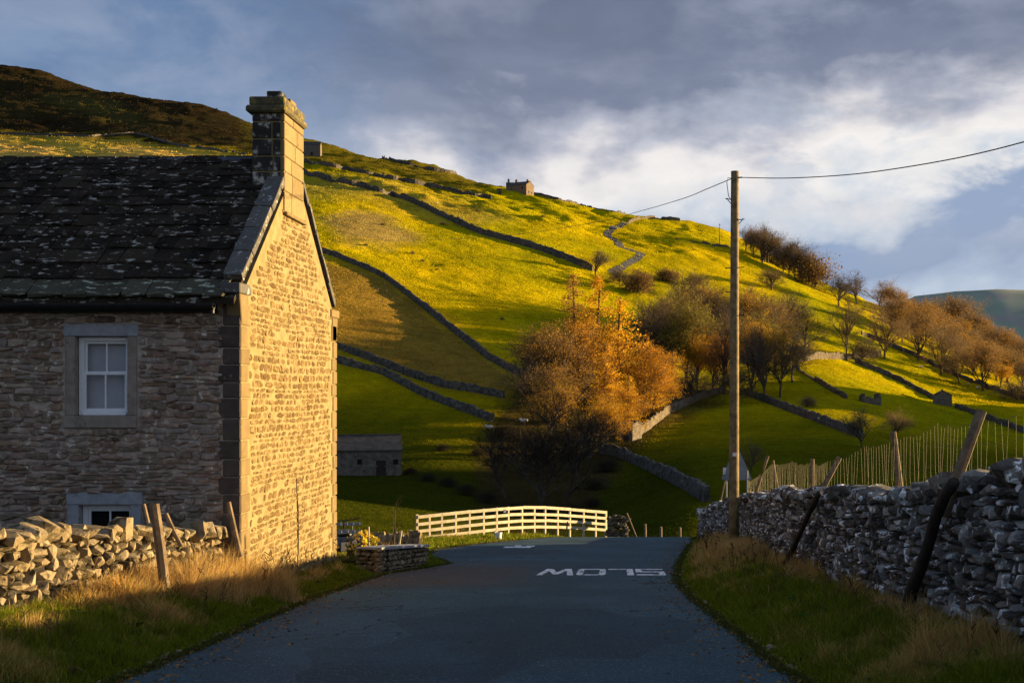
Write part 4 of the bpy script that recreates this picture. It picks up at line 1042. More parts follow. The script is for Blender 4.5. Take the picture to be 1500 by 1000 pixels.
WALLS = [
 ('longest field wall crossing the upper pasture from the cottage chimney down to the lane', [(440, 254), (470, 262), (540, 277), (600, 295), (650, 319), (700, 342), (760, 358), (800, 370), (840, 385), (868, 398)], 2.9, 0, None),
 ('field wall curving down along the top of the rough brown field', [(455, 366), (490, 376), (520, 388), (560, 405), (600, 435), (640, 467), (680, 499), (720, 529), (766, 553)], 2.0, 0, None),
 ('field wall running down below the rough brown field beside the cottage', [(480, 505), (540, 527), (600, 551), (650, 567), (700, 575), (738, 583)], 1.7, 0, None),
 ('lowest ruined field wall in shade on the slope left of the gully', [(480, 528), (560, 548), (620, 580), (690, 606), (722, 618)], 1.7, .2, None),
 ('higher of two field walls on the brow right of the chimney', [(440, 236), (500, 247), (560, 260), (640, 276), (720, 292)], 2.4, 0, None),
 ('short field wall climbing the skyline left of the hill farmhouse', [(560, 232), (600, 243), (660, 254), (724, 266)], 2.2, 0, None),
 ('broken skyline wall falling away right of the hill farmhouse', [(778, 284), (830, 296), (880, 307), (915, 314)], 1.5, .25, None),
 ('ruined sheepfold wall on the skyline above the winding lane', [(918, 327), (945, 320), (970, 321), (996, 324)], 2.0, .15, M_PALEWALL),
 ('thin wall line crossing the upper right pasture behind the pole', [(990, 350), (1030, 357), (1068, 363)], 1.2, .3, None),
 ('pale sunlit wall stepping up from the stone hut to the wood', [(932, 640), (950, 628), (975, 607), (1000, 596), (1030, 582), (1062, 572)], 1.7, .08, M_PALEWALL),
 ('dark wall in shade falling from the stone hut to the right-hand wall', [(880, 662), (915, 672), (960, 692), (1000, 712), (1036, 735)], 1.7, 0, None),
 ('dark field wall below the wood running right behind the pole', [(1092, 578), (1130, 592), (1180, 611), (1220, 626), (1262, 642)], 1.8, 0, None),
 ('pale wall of a ruined fold on the right-hand slope', [(1168, 530), (1200, 525), (1240, 526), (1290, 521)], 2.2, .12, M_PALEWALL),
 ('tumbled rubble wall below the ruined fold', [(1165, 540), (1190, 555), (1215, 571), (1240, 584)], 1.4, .35, M_PALEWALL),
 ('straight field wall leading down to the small square barn', [(1252, 531), (1290, 546), (1330, 565), (1368, 586)], 1.8, 0, None),
 ('straight field wall carrying on right from the small square barn', [(1400, 597), (1440, 612), (1500, 634), (1560, 652)], 1.6, 0, None),
 ('highest right-hand field wall under the row of bare trees', [(1262, 490), (1300, 505), (1340, 522), (1400, 551), (1450, 570), (1520, 594)], 1.8, 0, None),
 ('moorland wall in shade above the cottage roof', [(-40, 196), (60, 198), (130, 201), (200, 196), (260, 214), (330, 222), (400, 232)], 1.7, .1, None)]
for i, (lab, pix, h, gp, m) in enumerate(WALLS): field_wall(lab, pix, h, .8, i, gp, m)
# lane winding over the hill
P = poly_pick([(918, 327), (900, 334), (888, 342), (893, 349), (905, 353), (908, 362), (922, 366), (941, 372), (932, 380), (915, 389), (896, 400)], 2)
for _ in range(3): P = [P[0]]+[(P[i-1]+P[i]*2+P[i+1])/4 for i in range(1, len(P)-1)]+[P[-1]]
P = resample(P, 1.5); v = []; f = []
for i, p in enumerate(P):
    d = (P[min(i+1, len(P)-1)]-P[max(i-1, 0)]).to_2d().normalized(); n = Vector((-d.y, d.x))
    for k in (-1.9, -.7, .7, 1.9):
        q = p.to_2d()+n*k; v.append((q.x, q.y, g(q.x, q.y)+.12))
for i in range(len(P)-1):
    for k in range(3): f.append((i*4+k, i*4+k+1, i*4+5+k, i*4+4+k))
me = bpy.data.meshes.new('lane'); me.from_pydata(v, [], f); me.materials.append(simple('lane_tarmac', (.05, .05, .055), (.085, .085, .09), .6, .8, .2, .02)); tag(link('lane', me), kind='structure')
# ================================================================== hill buildings
def building(name, label, cat, pos, L, D, eave, rise, yaw, openings=(), mat=M_BARN, rmat=M_BARNROOF, chim=(), ruin=False, through=()):
    t_ = thing(name, label, cat, pos, rz=yaw)
    b = MB(); b.prism([(-D/2, -2.5), (D/2, -2.5), (D/2, eave), (0, eave+rise), (-D/2, eave)], 'x', -L/2, L/2); wl_ = b.build('wall', mat, t_)
    ov = .18; k = rise/(D/2)
    for sd in (-1, 1):
        b = MB(); pr = [(sd*(D/2+ov), eave-ov*k+.03), (sd*.005, eave+rise+.03), (sd*.005, eave+rise+.22), (sd*(D/2+ov), eave-ov*k+.22)]
        b.prism(pr, 'x', -L/2-.1, L/2+.1); b.build('roof', rmat, t_)
    b = MB(); b.box(-L/2-.1, L/2+.1, -.16, .16, eave+rise+.14, eave+rise+.30); b.build('ridge', rmat, t_)
    for (side, x, z, w, h, kind) in openings:
        if side == 'f': bx = lambda m, e, o_: m.box(x-w/2-e, x+w/2+e, -D/2-o_, -D/2+.05, z-e*(kind != 'door'), z+h+e)
        else: bx = lambda m, e, o_: m.box(L/2-.05, L/2+o_, x-w/2-e, x+w/2+e, z-e*(kind != 'door'), z+h+e)
        sr = MB(); bx(sr, .16, .03); fr_ = sr.build(kind, M_DRESSED if cat == 'house' and kind == 'window' else mat, t_)
        m = MB(); bx(m, 0, .034); m.build('opening' if kind != 'window' else 'pane', M_DARK if kind != 'door' else M_DARKWOOD, fr_)
    for z in through:
        x = -L/2+.5
        while x < L/2-.3:
            MB().box(x, x+.22, -D/2-.13, -D/2+.02, z, z+.13).build('through_stone', mat, wl_); x += rng.uniform(.7, 1.1)
    for (x, h, w) in chim:
        c_ = MB().box(x-w/2, x+w/2, -w*.6, w*.6, eave+rise-.4, eave+rise+h).build('chimney', mat, t_)
        MB().box(x-w*.22, x+w*.22, -w*.22, w*.22, eave+rise+h, eave+rise+h+.35).build('chimney_pot', M_DARK, c_)
    return t_
def size(p, px): return px*p.y/F
p = pick(534, 696); k = p.y/F
building('field_barn', 'long low stone field barn in shade just right of the cottage', 'barn', (p.x-28*k, p.y+2, p.z-.1), 150*k, 6.4, 37*k, 20*k, .25, [('f', 4.1, .1, 1.3, 2.0, 'door'), ('f', 1.3, 1.6, .6, .7, 'window'), ('f', 6.0, 1.5, .7, .7, 'window')], through=(1.25, 2.3))
p = pick(456, 229); k = p.y/F
building('field_barn', 'small square barn on the brow just right of the cottage chimney', 'barn', (p.x, p.y+3, p.z), 25*k, 7, 16*k, 6*k, .1, [('f', 0, .2, 1.8, 2.6, 'door')], mat=M_BARN)
p = pick(756, 285); k = p.y/F
M_HOUSE = simple('farmhouse_stone', (.10, .075, .055), (.19, .14, .095), 1.2, .95, .4, .05)
building('farmhouse', 'two-chimney stone farmhouse standing on the skyline', 'house', (p.x+9*k, p.y+6, p.z-.3), 24*k, 8.5, 15*k, 6*k, -.45, [('r', -1.5, 1, 1.3, 1.9, 'window'), ('r', 1.6, 1, 1.2, 1.6, 'window'), ('f', -2, 1, 1.1, 1.6, 'window'), ('f', 2, 3.3, 1.1, 1.5, 'window')], mat=M_HOUSE, chim=((-11*k, 1.6, 1.2), (8*k, 1.1, 1.1)))
building('farmhouse_annexe', 'lower dark wing on the left of the skyline farmhouse', 'house', (p.x-9*k, p.y+8, p.z), 15*k, 7, 15*k, 5*k, .1, [('f', 0, 1, 1.1, 1.5, 'window')], mat=M_BARN, chim=((-4*k, 2.0, 1.1),))
p = pick(731, 285); k = p.y/F
building('outhouse', 'tiny pale outhouse left of the skyline farmhouse', 'shed', (p.x, p.y+2, p.z), 6*k, 3, 7*k, 2*k, .2, [('f', 0, .1, 1, 1.9, 'door')], mat=M_BARN)
p = pick(1384, 594); k = p.y/F
building('field_barn', 'small square gabled barn among the sunny fields on the far right', 'barn', (p.x, p.y+2.5, p.z-.2), 5.2, 5.2, 16*k, 7*k, math.pi/2-.25, [('f', .2, .1, 1.0, 1.7, 'door')])
# roofless ruin
p = pick(1278, 592); k = p.y/F
rn = thing('ruined_barn', 'roofless ruined barn in the dip right of the pole', 'ruin', p)
for x0, x1, y0, y1, h in ((-13*k, 13*k, 0, .6, 11*k), (-13*k, -10*k, .605, 5, 14*k), (9*k, 13*k, .605, 5, 16*k)):
    b = MB(); n = 7
    for i in range(n):
        a, c = x0+(x1-x0)*i/n, x0+(x1-x0)*(i+1)/n; b.box(a, c-.004, y0, y1, -1.5, h*r.uniform(.75, 1.15))
    b.build('wall', M_BARN, rn)
# stone hut at the foot of the wood and a field gate
p = pick(924, 645); k = p.y/F
building('stone_hut', 'small pale stone hut at the foot of the wood', 'hut', (p.x, p.y+1.5, p.z-.2), 22*k, 3.4, 24*k, 4*k, -.5, [('f', 0, .1, 1, 1.9, 'door')], mat=M_BARN)
p = pick(985, 592); k = p.y/F
gt = thing('field_gate', 'wooden field gate between pale posts at the edge of the wood', 'gate', p)
for x in (-15*k, 17*k): MB().box(x-.14, x+.14, -.12, .12, -.3, 1.9).build('gate_post', M_RAIL if x < 0 else M_WOOD, gt)
for z in (.3, .62, .94, 1.3): MB().box(-15*k+.15, 17*k-.15, -.03, .03, z, z+.11).build('bar', M_WOOD, gt)
# pole far up the hill
def far_pole(px, ytop, ybot, label):
    p = pick(px, ybot); h = (ybot-ytop)*p.y/F
    tt_ = thing('utility_pole', label, 'utility pole', p, 'distant poles on the hill')
    MB().tube([(0, 0, -.3), (0, 0, h)], [.2, .15], 7).build('shaft', M_WOOD, tt_); MB().box(-.7, .7, -.08, .08, h-.6, h-.45).build('crossarm', M_WOOD, tt_)
far_pole(1054, 328, 361, 'thin distant pole on the upper right pasture beside the tall pole')
# ================================================================== trees
def perp(d, r):
    a = Vector((r.gauss(0, 1), r.gauss(0, 1), r.gauss(0, 1))); a = a-d*a.dot(d); return a.normalized()
class Crown:
    def __init__(s): s.v = []; s.f = []; s.c = []
    def ribbon(s, p, q, w0, w1, r, col):
        n = perp((q-p).normalized(), r); k = len(s.v)
        s.v += [p-n*w0, p+n*w0, q+n*w1, q-n*w1]; s.f.append((k, k+1, k+2, k+3)); s.c += [col]*4
    def leaf(s, p, sz, r, col, flat=0):
        a = Vector((r.gauss(0, 1), r.gauss(0, 1), r.gauss(0, 1)*(1-flat))).normalized(); b = perp(a, r); k = len(s.v); e = r.uniform(.55, 1)
        s.v += [p-a*sz-b*sz*e*.6, p+a*sz*.3-b*sz*e, p+a*sz+b*sz*e*.2, p-a*sz*.2+b*sz*e]; s.f.append((k, k+1, k+2, k+3)); s.c += [col]*4
    def mesh(s, name, mat): return mesh_np(name, np.array([tuple(p) for p in s.v]), np.array(s.f), mat, False, col=np.array(s.c))
def vary(c, r, a=.25):
    k = 1+r.uniform(-a, a); return tuple(min(.9, x*k*(1+r.uniform(-.06, .06))) for x in c)
def tree_proto(name, seed, kind):
    """a 10 m tree standing at the origin: trunk (wood) and crown (twigs, leaves)"""
    r = random.Random(seed); T = MB(); K = Crown(); Hh = 10.0
    twig = kind.get('twig', (.115, .085, .055)); leaf = kind.get('leaf'); nl = kind.get('leaves', 0); ls = kind.get('ls', .16)
    if kind['form'] == 'larch':
        pts = [Vector((.12*math.sin(z*.7+seed), .1*math.cos(z*.5), z)) for z in np.linspace(-.4, Hh, 9)]
        T.tube(pts, [.20-.0205*i for i in range(9)], 6)
        z = 1.0
        while z < Hh-.1:
            fr_ = 1-(z-.6)/(Hh-.6); nb = 4 if fr_ > .3 else 3
            for b_ in range(nb):
                an = r.random()*6.283; L = (kind.get('wid', 2.3)*fr_**.75+.25)*r.uniform(.55, 1.15)
                d = Vector((math.cos(an), math.sin(an), r.uniform(-.05, .3))); p0 = Vector((0, 0, z)); prev = p0; n = max(3, int(L*3.2))
                for i in range(1, n+1):
                    u = i/n; q = p0+d*L*u+Vector((0, 0, -.28*L*u*u+.22*L*u**3)); K.ribbon(prev, q, .03*(1-u)+.012, .025*(1-u)+.008, r, twig)
                    for _ in range(10):
                        K.leaf(q+Vector((r.gauss(0, .17), r.gauss(0, .17), r.gauss(-.06, .12))), ls*r.uniform(.5, 1.2), r, vary(leaf if r.random() < .8 else kind.get('leaf2', leaf), r, .35))
                    prev = q
            z += r.uniform(.17, .30)
    else:
        sp = kind.get('spread', 1.0); th = kind.get('trunk', .28)*Hh*1.25; stems = kind.get('stems', 1); dense = kind.get('dense', 1.0)
        def grow(p, d, L, rad, lev, maxlev):
            n = 3 if lev < 3 else 2; pts = [p.copy()]
            for i in range(n):
                d = (d+Vector((r.gauss(0, .13), r.gauss(0, .13), r.gauss(.03, .08)))*(1 if lev else .4)).normalized(); pts.append(pts[-1]+d*L/n)
            if lev <= 2: T.tube(pts, [rad*(1-.45*i/n) for i in range(n+1)], 6 if lev < 2 else 4, False)
            else:
                for a, b_ in zip(pts, pts[1:]): K.ribbon(a, b_, max(.012, rad*1.0), max(.008, rad*.8), r, vary(twig, r))
            if lev >= maxlev:
                for _ in range(nl): K.leaf(pts[-1]+Vector((r.gauss(0, .22), r.gauss(0, .22), r.gauss(0, .2))), ls*r.uniform(.6, 1.25), r, vary(leaf, r, .3))
                return
            m = max(2, int(round({0: 6, 1: 5, 2: 5, 3: 4, 4: 3}.get(lev, 3)*dense)))
            for c_ in range(m):
                u = r.uniform(.25, 1) if lev else r.uniform(.35, 1.0); k = min(n-1, int(u*n)); q = pts[k].lerp(pts[k+1], u*n-k)
                ang = r.uniform(.35, .95)*sp if lev else r.uniform(.25, .85)*sp
                nd = (d*math.cos(ang)+perp(d, r)*math.sin(ang)+Vector((0, 0, .12))).normalized()
                grow(q, nd, L*r.uniform(.55, .8) if lev else kind.get('limb', 3.6)*r.uniform(.7, 1.15), rad*(.5 if lev else .52), lev+1, maxlev)
            if lev == 0: grow(pts[-1], d, kind.get('limb', 3.6), rad*.6, 1, maxlev)
        for s_ in range(stems):
            d0 = Vector((kind.get('lean', 0)+r.uniform(-.35, .35)*(stems > 1), r.uniform(-.2, .2)*(stems > 1), 1)).normalized()
            grow(Vector((r.uniform(-.2, .2)*(stems > 1), r.uniform(-.2, .2)*(stems > 1), -.4)), d0, th+.4, .21/math.sqrt(stems)*kind.get('girth', 1), 0, kind.get('lev', 5))
        zs_ = max(v_.z for v_ in K.v); sc = Hh/zs_
        K.v = [v_*sc for v_ in K.v]; T.v = [tuple(Vector(v_)*sc) for v_ in T.v]
    tm = bpy.data.meshes.new('trunk'); tm.from_pydata(T.v, [], T.f); tm.materials.append(M_BARK)
    return tm, K.mesh('crown', M_LEAF if leaf else M_TWIG)
BR = (.125, .088, .052); GR = (.105, .085, .062)
KIND = {
 'bare': [dict(form='b', twig=BR, spread=1.0), dict(form='b', twig=GR, spread=1.15, trunk=.22), dict(form='b', twig=(.14, .10, .06), spread=.85, trunk=.32)],
 'oak': [dict(form='b', twig=(.10, .078, .05), spread=1.3, trunk=.2, limb=3.4, girth=1.4, leaf=(.16, .10, .035), leaves=1, ls=.10), dict(form='b', twig=(.11, .08, .05), spread=1.25, trunk=.22, girth=1.3)],
 'dark': [dict(form='b', twig=(.03, .024, .018), spread=1.1, trunk=.18, stems=3, limb=3.2, dense=.7, girth=1.3), dict(form='b', twig=(.03, .025, .018), spread=1.0, trunk=.3, lean=.35, limb=3.2, dense=.72, girth=1.3), dict(form='b', twig=(.033, .024, .017), spread=1.0, trunk=.25, lean=-.4, limb=3.4, dense=.72, girth=1.3)],  # twig colour lowered to hold the shade of the gully
 'larch': [dict(form='larch', leaf=(.60, .33, .018), leaf2=(.34, .23, .03), wid=2.5, ls=.075), dict(form='larch', leaf=(.72, .42, .02), leaf2=(.56, .27, .02), wid=2.8, ls=.075), dict(form='larch', leaf=(.38, .20, .045), leaf2=(.25, .15, .04), wid=2.3, ls=.07)],
 'bronze': [dict(form='b', leaf=(.42, .24, .03), leaves=3, spread=1.0, ls=.075, twig=(.15, .10, .045)), dict(form='b', leaf=(.34, .19, .035), leaves=2, spread=1.1, ls=.08, twig=(.14, .095, .05))],
 'russet': [dict(form='b', leaf=(.30, .17, .045), leaves=3, spread=1.05, ls=.07, twig=(.16, .11, .06), trunk=.18), dict(form='b', leaf=(.22, .14, .06), leaves=1, spread=1.1, ls=.07, twig=(.16, .115, .065), trunk=.2), dict(form='b', twig=(.15, .11, .065), spread=1.1, trunk=.16)],
 'gold': [dict(form='b', leaf=(.66, .36, .02), leaves=9, spread=.95, ls=.048, twig=(.16, .10, .04), trunk=.16), dict(form='b', leaf=(.56, .27, .025), trunk=.18, leaves=9, spread=1.0, ls=.048, twig=(.16, .10, .04))],
 'olive': [dict(form='b', leaf=(.20, .17, .03), leaves=4, spread=.85, ls=.08, twig=(.12, .09, .04)), dict(form='b', leaf=(.24, .15, .035), leaves=3, spread=.9, ls=.08)],
 'shrub': [dict(form='b', twig=(.13, .095, .06), spread=1.5, trunk=.08, stems=4, limb=3.5, lev=4), dict(form='b', twig=(.12, .085, .05), spread=1.5, trunk=.08, stems=4, limb=3.5, lev=4, leaf=(.20, .12, .04), leaves=1, ls=.2)],
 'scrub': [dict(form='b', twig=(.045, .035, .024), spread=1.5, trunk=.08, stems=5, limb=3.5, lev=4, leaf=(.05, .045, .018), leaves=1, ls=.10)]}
PROTO = {k: [tree_proto(k, 700+i*13+len(k), d) for i, d in enumerate(v)] for k, v in KIND.items()}
tr_rng = random.Random(77)
def tree(kind, px, py, hpx, label, group='trees on the dale side', var=None, wid=1.0, z=None):
    p = pick(px, py) if z is None else Vector(((px-CX)/F*z, z, g((px-CX)/F*z, z)))
    h = hpx*p.y/F; pr = PROTO[kind]; k = var if var is not None else tr_rng.randrange(len(pr)); s = h/10
    nm = {'larch': 'larch_tree', 'shrub': 'shrub', 'scrub': 'shrub'}.get(kind, 'tree')
    t_ = thing(nm, label, 'shrub' if nm == 'shrub' else 'tree', (p.x, p.y, p.z-.15), group, tr_rng.random()*6.28 if kind != 'dark' else tr_rng.uniform(-.3, .3))
    t_.scale = (s*wid, s*wid, s)
    link('trunk', pr[k][0], t_); link('crown', pr[k][1], t_)
    return t_
MORE = [('bare', 948, 530, 100, 'bare tree rising behind the golden end of the larches', 1, 1.1), ('oak', 968, 548, 105, 'brown bushy tree between the larches and the green tree', 0, .9), ('bare', 1030, 540, 110, 'tall bare tree behind the slim birches', 0, 1.0),
 ('bare', 1072, 545, 120, 'bare tree half hidden by the pole', 1, 1.0), ('oak', 1090, 530, 95, 'brown tree behind the golden tree right of the pole', 0, 1.1), ('bare', 1135, 545, 105, 'bare tree behind the rightmost trees of the wood', 2, 1.1), ('bare', 1160, 560, 90, 'small bare tree at the right edge of the wood', 1, 1.0),
 ('olive', 960, 572, 70, 'low green bush-like tree above the field gate', 0, 1.4), ('oak', 1010, 590, 60, 'low brown thicket beneath the slim birches', 1, 1.6), ('oak', 1075, 590, 60, 'low brown thicket at the foot of the dark tree by the pole', 0, 1.5),
 ('bare', 765, 590, 80, 'outermost bare tree left of the wood', 1, 1.3), ('bronze', 822, 586, 115, 'bronze half-leaved tree left of the tall larches', 1, 1.1), ('bare', 905, 560, 90, 'bare tree behind the broad orange larch', 0, 1.2),
 ('russet', 1425, 548, 62, 'brown tree filling the middle of the far right wood', 1, 1.4), ('russet', 1450, 545, 60, 'orange brown tree low in the far right wood', 1, 1.3), ('oak', 1475, 560, 58, 'brown tree above the small golden tree', 0, 1.4), ('russet', 1372, 500, 52, 'brown tree left in the far right wood', 0, 1.4), ('russet', 1505, 575, 60, 'bare tree by the right edge of the fields', 2, 1.3), ('russet', 1400, 520, 60, 'dark brown tree behind the rusty tree', 1, 1.4)]
TREES = MORE+[
 # the larches in the gully
 ('larch', 840, 568, 168, 'pinkish-tipped larch at the top left of the gold tree group', 2, 1.05), ('larch', 876, 578, 176, 'tall orange larch rising highest in the middle of the gold tree group', 0, 1.1),
 ('larch', 908, 600, 166, 'broad bright orange-gold larch facing the sun', 1, 1.25), ('gold', 938, 606, 118, 'rounded golden tree on the right flank of the gold tree group', 1, 1.15), ('gold', 862, 596, 150, 'rounded amber tree in the middle of the gold tree group', 1, 1.1),
 ('gold', 964, 602, 74, 'lowest bright golden tree beside the pale field gate', 0, 1.3), ('larch', 886, 622, 120, 'rust coloured larch low in the middle of the gold tree group', 1, 1.2), ('gold', 920, 634, 80, 'small orange tree directly above the stone hut', 1, 1.3),
 ('larch', 958, 608, 88, 'lowest bright golden larch beside the pale field gate', 0, 1.3), ('larch', 886, 622, 120, 'rust coloured larch low in the middle of the larch group', 2, 1.2), ('larch', 921, 638, 90, 'small orange larch directly above the stone hut', 0, 1.3),
 # bare trees left of and below them
 ('bare', 800, 575, 112, 'bare brown tree at the left edge of the wood on the pasture', 0, 1.2), ('bronze', 812, 605, 140, 'tall thinly leaved tree left of the orange larches', 1, 1.1), ('bronze', 830, 632, 110, 'brownish half-leaved tree under the larch group', 1, 1.1),
 ('bare', 780, 618, 95, 'low bare tree at the lower left corner of the wood', 2, 1.3), ('gold', 880, 655, 85, 'dull gold tree just left of the stone hut', 0, 1.0), ('dark', 862, 672, 100, 'brown tree in front of the stone hut wood', 0, 1.2),
 ('bronze', 812, 645, 95, 'wide brown tree low in the wood above the leaning trees', 0, 1.2), ('dark', 795, 655, 90, 'shaded bare tree below the left edge of the wood', 1, 1.3),
 # middle of the wood
 ('bare', 958, 545, 85, 'bare tree between the larches and the lane bend', 0, 1.2), ('bare', 985, 560, 137, 'tall bare tree right of the golden larches', 2, .9), ('olive', 1003, 566, 147, 'yellow-green leafy tree right of the larch group', 0, 1.0), ('gold', 1022, 572, 98, 'slim orange birch between the green tree and the pole', 0, .75), ('gold', 1044, 574, 100, 'second slim orange birch just left of the pole', 1, .75),
 ('bare', 1003, 505, 100, 'bare tree high in the wood above the green tree', 1, 1.1), ('olive', 985, 520, 100, 'olive tree high in the wood left of the pole', 1, 1.2), ('bare', 1060, 578, 135, 'dark bare tree immediately left of the pole', 2, .9), ('gold', 1040, 520, 87, 'bronze tree behind the slim birches', 1, 1.2), ('bare', 1055, 500, 87, 'bare tree on the slope behind the pole', 0, 1.2),
 ('gold', 1100, 578, 128, 'bright golden tree just right of the pole', 0, .95), ('bare', 1120, 584, 120, 'bare tree in front of the golden tree right of the pole', 1, 1.0), ('bare', 1142, 582, 110, 'rightmost tall bare tree of the wood', 0, 1.0), ('bare', 1118, 520, 100, 'bare tree up the slope above the golden tree', 2, 1.2), ('bare', 1150, 505, 87, 'upper bare tree above the right end of the wood', 1, 1.2), ('oak', 1178, 516, 68, 'single round bare tree on the lit slope right of the wood', 1, 1.0),
 ('bare', 872, 404, 44, 'lone bare tree at the foot of the winding lane', 1, 1.35), ('shrub', 908, 415, 30, 'grey shrub below the lane beside the lone tree', 0, 1.2), ('shrub', 935, 430, 40, 'pale shrub above the larches by the lane', 1, 1.2), ('shrub', 975, 412, 22, 'low dark shrub on the slope above the wood', 1, 1.5), ('shrub', 1015, 418, 24, 'dark bush clump on the lit slope left of the pole', 0, 1.6),
 ('oak', 1130, 425, 38, 'rounded bush on the lit brow right of the pole', 0, 1.5), ('bare', 1092, 368, 43, 'small skyline tree immediately right of the pole', 0, 1.2), ('oak', 1124, 385, 62, 'dark skyline tree at the top of the hilltop copse', 1, 1.2), ('shrub', 1150, 396, 56, 'bushy middle of the hilltop copse', 0, 1.3), ('bare', 1172, 408, 62, 'bare tree on the right side of the hilltop copse', 1, 1.3), ('shrub', 1193, 420, 54, 'lowest bush at the right end of the hilltop copse', 1, 1.1),
 ('bare', 1240, 527, 105, 'tall slender bare tree by the ruined fold', 2, .85), ('shrub', 1262, 528, 45, 'small bush beside the slender tree at the fold', 0, 1.1), ('bare', 1228, 448, 54, 'left skyline tree behind the slender tree', 1, 1.3), ('bare', 1255, 445, 54, 'middle skyline tree behind the slender tree', 0, 1.3), ('russet', 1288, 450, 48, 'bushy skyline tree right of the slender tree', 1, 1.6), ('russet', 1316, 460, 48, 'broad skyline tree above the fold', 0, 1.5),
 ('russet', 1295, 525, 89, 'spreading bare tree at the right end of the ruined fold', 1, 1.05), ('russet', 1345, 528, 101, 'large round oak-like tree under the right skyline', 0, 1.15), ('russet', 1378, 548, 87, 'rusty orange tree right of the large round tree', 1, 1.1), ('russet', 1405, 562, 69, 'brown tree right of the rusty tree', 1, 1.1), ('russet', 1440, 572, 87, 'big pale brown tree near the right edge of the photo', 0, 1.15), ('gold', 1466, 566, 40, 'small golden tree near the right edge', 0, 1.1), ('shrub', 1490, 585, 40, 'dark bush at the right edge of the fields', 0, 1.5),
 ('russet', 1355, 488, 62, 'reddish tree upper left of the far right wood', 1, 1.5), ('russet', 1385, 495, 72, 'brown tree in the middle of the far right wood', 0, 1.5), ('russet', 1412, 508, 78, 'copper tree at the heart of the far right wood', 1, 1.4), ('russet', 1438, 522, 75, 'brown tree right of the copper tree in the far right wood', 1, 1.4), ('russet', 1465, 536, 70, 'bare tree low in the far right wood', 0, 1.5), ('russet', 1490, 546, 59, 'last brown tree of the far right wood at the frame edge', 0, 1.5), ('russet', 1520, 556, 64, 'bare tree beyond the right edge of the far wood', 1, 1.4), ('russet', 1340, 475, 45, 'small brown tree at the top of the far right wood', 1, 1.5),
 # shade at the foot of the slope
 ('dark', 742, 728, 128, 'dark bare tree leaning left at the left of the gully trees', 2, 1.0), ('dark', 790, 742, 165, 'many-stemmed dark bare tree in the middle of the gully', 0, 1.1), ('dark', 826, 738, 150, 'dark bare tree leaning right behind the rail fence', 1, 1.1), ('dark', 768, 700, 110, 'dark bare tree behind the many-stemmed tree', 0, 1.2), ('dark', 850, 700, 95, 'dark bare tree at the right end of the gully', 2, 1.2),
 ('bare', 1262, 655, 66, 'bare bush-like tree below the roofless ruin', 1, 1.2), ('russet', 1308, 642, 52, 'low dark tree right of the tree below the ruin', 1, 1.3), ('bare', 1100, 700, 68, 'thin bare sapling tree in the shaded field behind the pole', 0, .8), ('shrub', 1180, 596, 24, 'small thorn bush on the dim slope right of the pole', 0, 1.2)]
for kd, px, py, hp_, lab, var, wd in TREES: tree(kd, px, py, hp_, lab, var=var, wid=wd)
ORD = 'first second third fourth fifth sixth seventh eighth ninth tenth eleventh twelfth thirteenth fourteenth fifteenth sixteenth seventeenth eighteenth nineteenth twentieth twenty-first twenty-second twenty-third twenty-fourth twenty-fifth twenty-sixth'.split()
def fill(poly, n, hr, kinds, label, group):
    r = random.Random(n*7); xs_ = [p[0] for p in poly]; ys_ = [p[1] for p in poly]; k = 0; done = []
    while k < n:
        px, py = r.uniform(min(xs_), max(xs_)), r.uniform(min(ys_), max(ys_))
        if inpoly(np.array([px]), np.array([py]), poly)[0]: done.append((px, tree(r.choice(kinds), px, py, r.uniform(*hr), label, group, wid=r.uniform(1.0, 1.4)))); k += 1
    for i, (px, o) in enumerate(sorted(done, key=lambda q: q[0])): o['label'] = label % ORD[i]
fill([(1290, 468), (1350, 486), (1420, 500), (1500, 540), (1530, 575), (1440, 556), (1360, 522), (1300, 500)], 26, (46, 68), ['russet', 'russet', 'bronze'], 'russet brown tree, %s from the left in the packed far right wood', 'packed trees of the far right wood')
fill([(945, 520), (1010, 478), (1070, 492), (1160, 515), (1165, 560), (1060, 580), (960, 590)], 18, (85, 118), ['bronze', 'bare', 'olive', 'russet'], 'brown tree, %s from the left packed in the wood behind the pole', 'packed trees of the central wood')
fill([(1100, 372), (1140, 392), (1190, 418), (1200, 424), (1150, 402), (1105, 380)], 8, (44, 62), ['russet', 'bare'], 'brown skyline tree, %s from the left packed in the hilltop copse', 'packed trees of the hilltop copse')
r2 = random.Random(404)
for i in range(9):
    px, py = [(618, 383), (640, 396), (603, 372), (735, 468), (650, 330), (560, 330), (700, 310)][i] if i < 7 else (r2.uniform(480, 900), r2.uniform(285, 470))
    tree('shrub', px, py, r2.uniform(5, 8), 'low dark thorn bush alone on the open sunlit pasture', 'thorn bushes dotted on the sunlit pasture', 0, r2.uniform(1.2, 1.7))
SC = [(600, 694, 22, 'first dark thorn bush from the field barn along the gully edge'), (628, 704, 26, 'second dark thorn bush along the gully edge right of the barn'), (655, 712, 30, 'third dark thorn bush along the gully edge right of the barn'), (682, 724, 34, 'dark thorn bush on the gully edge near the leaning tree'), (712, 736, 38, 'dark thorn bush below the left leaning tree'), (755, 748, 34, 'dark scrub under the many-stemmed tree'), (800, 752, 34, 'dark scrub behind the middle of the rail fence'), (838, 752, 34, 'dark scrub behind the right part of the rail fence'), (868, 742, 30, 'dark scrub near the right end of the rail fence'), (700, 668, 26, 'dark bush up the shaded slope above the gully'), (650, 660, 22, 'dark bush on the shaded slope right of the barn'), (890, 690, 40, 'dark bush beside the shaded wall below the hut'), (740, 640, 36, 'dark bush at the foot of the brown field wall'), (870, 716, 34, 'dark bush above the right end of the gully')]
for px, py, hp_, lab in SC: tree('scrub', px, py, hp_*.72, lab, 'thorn scrub along the gully', 0, 1.35)
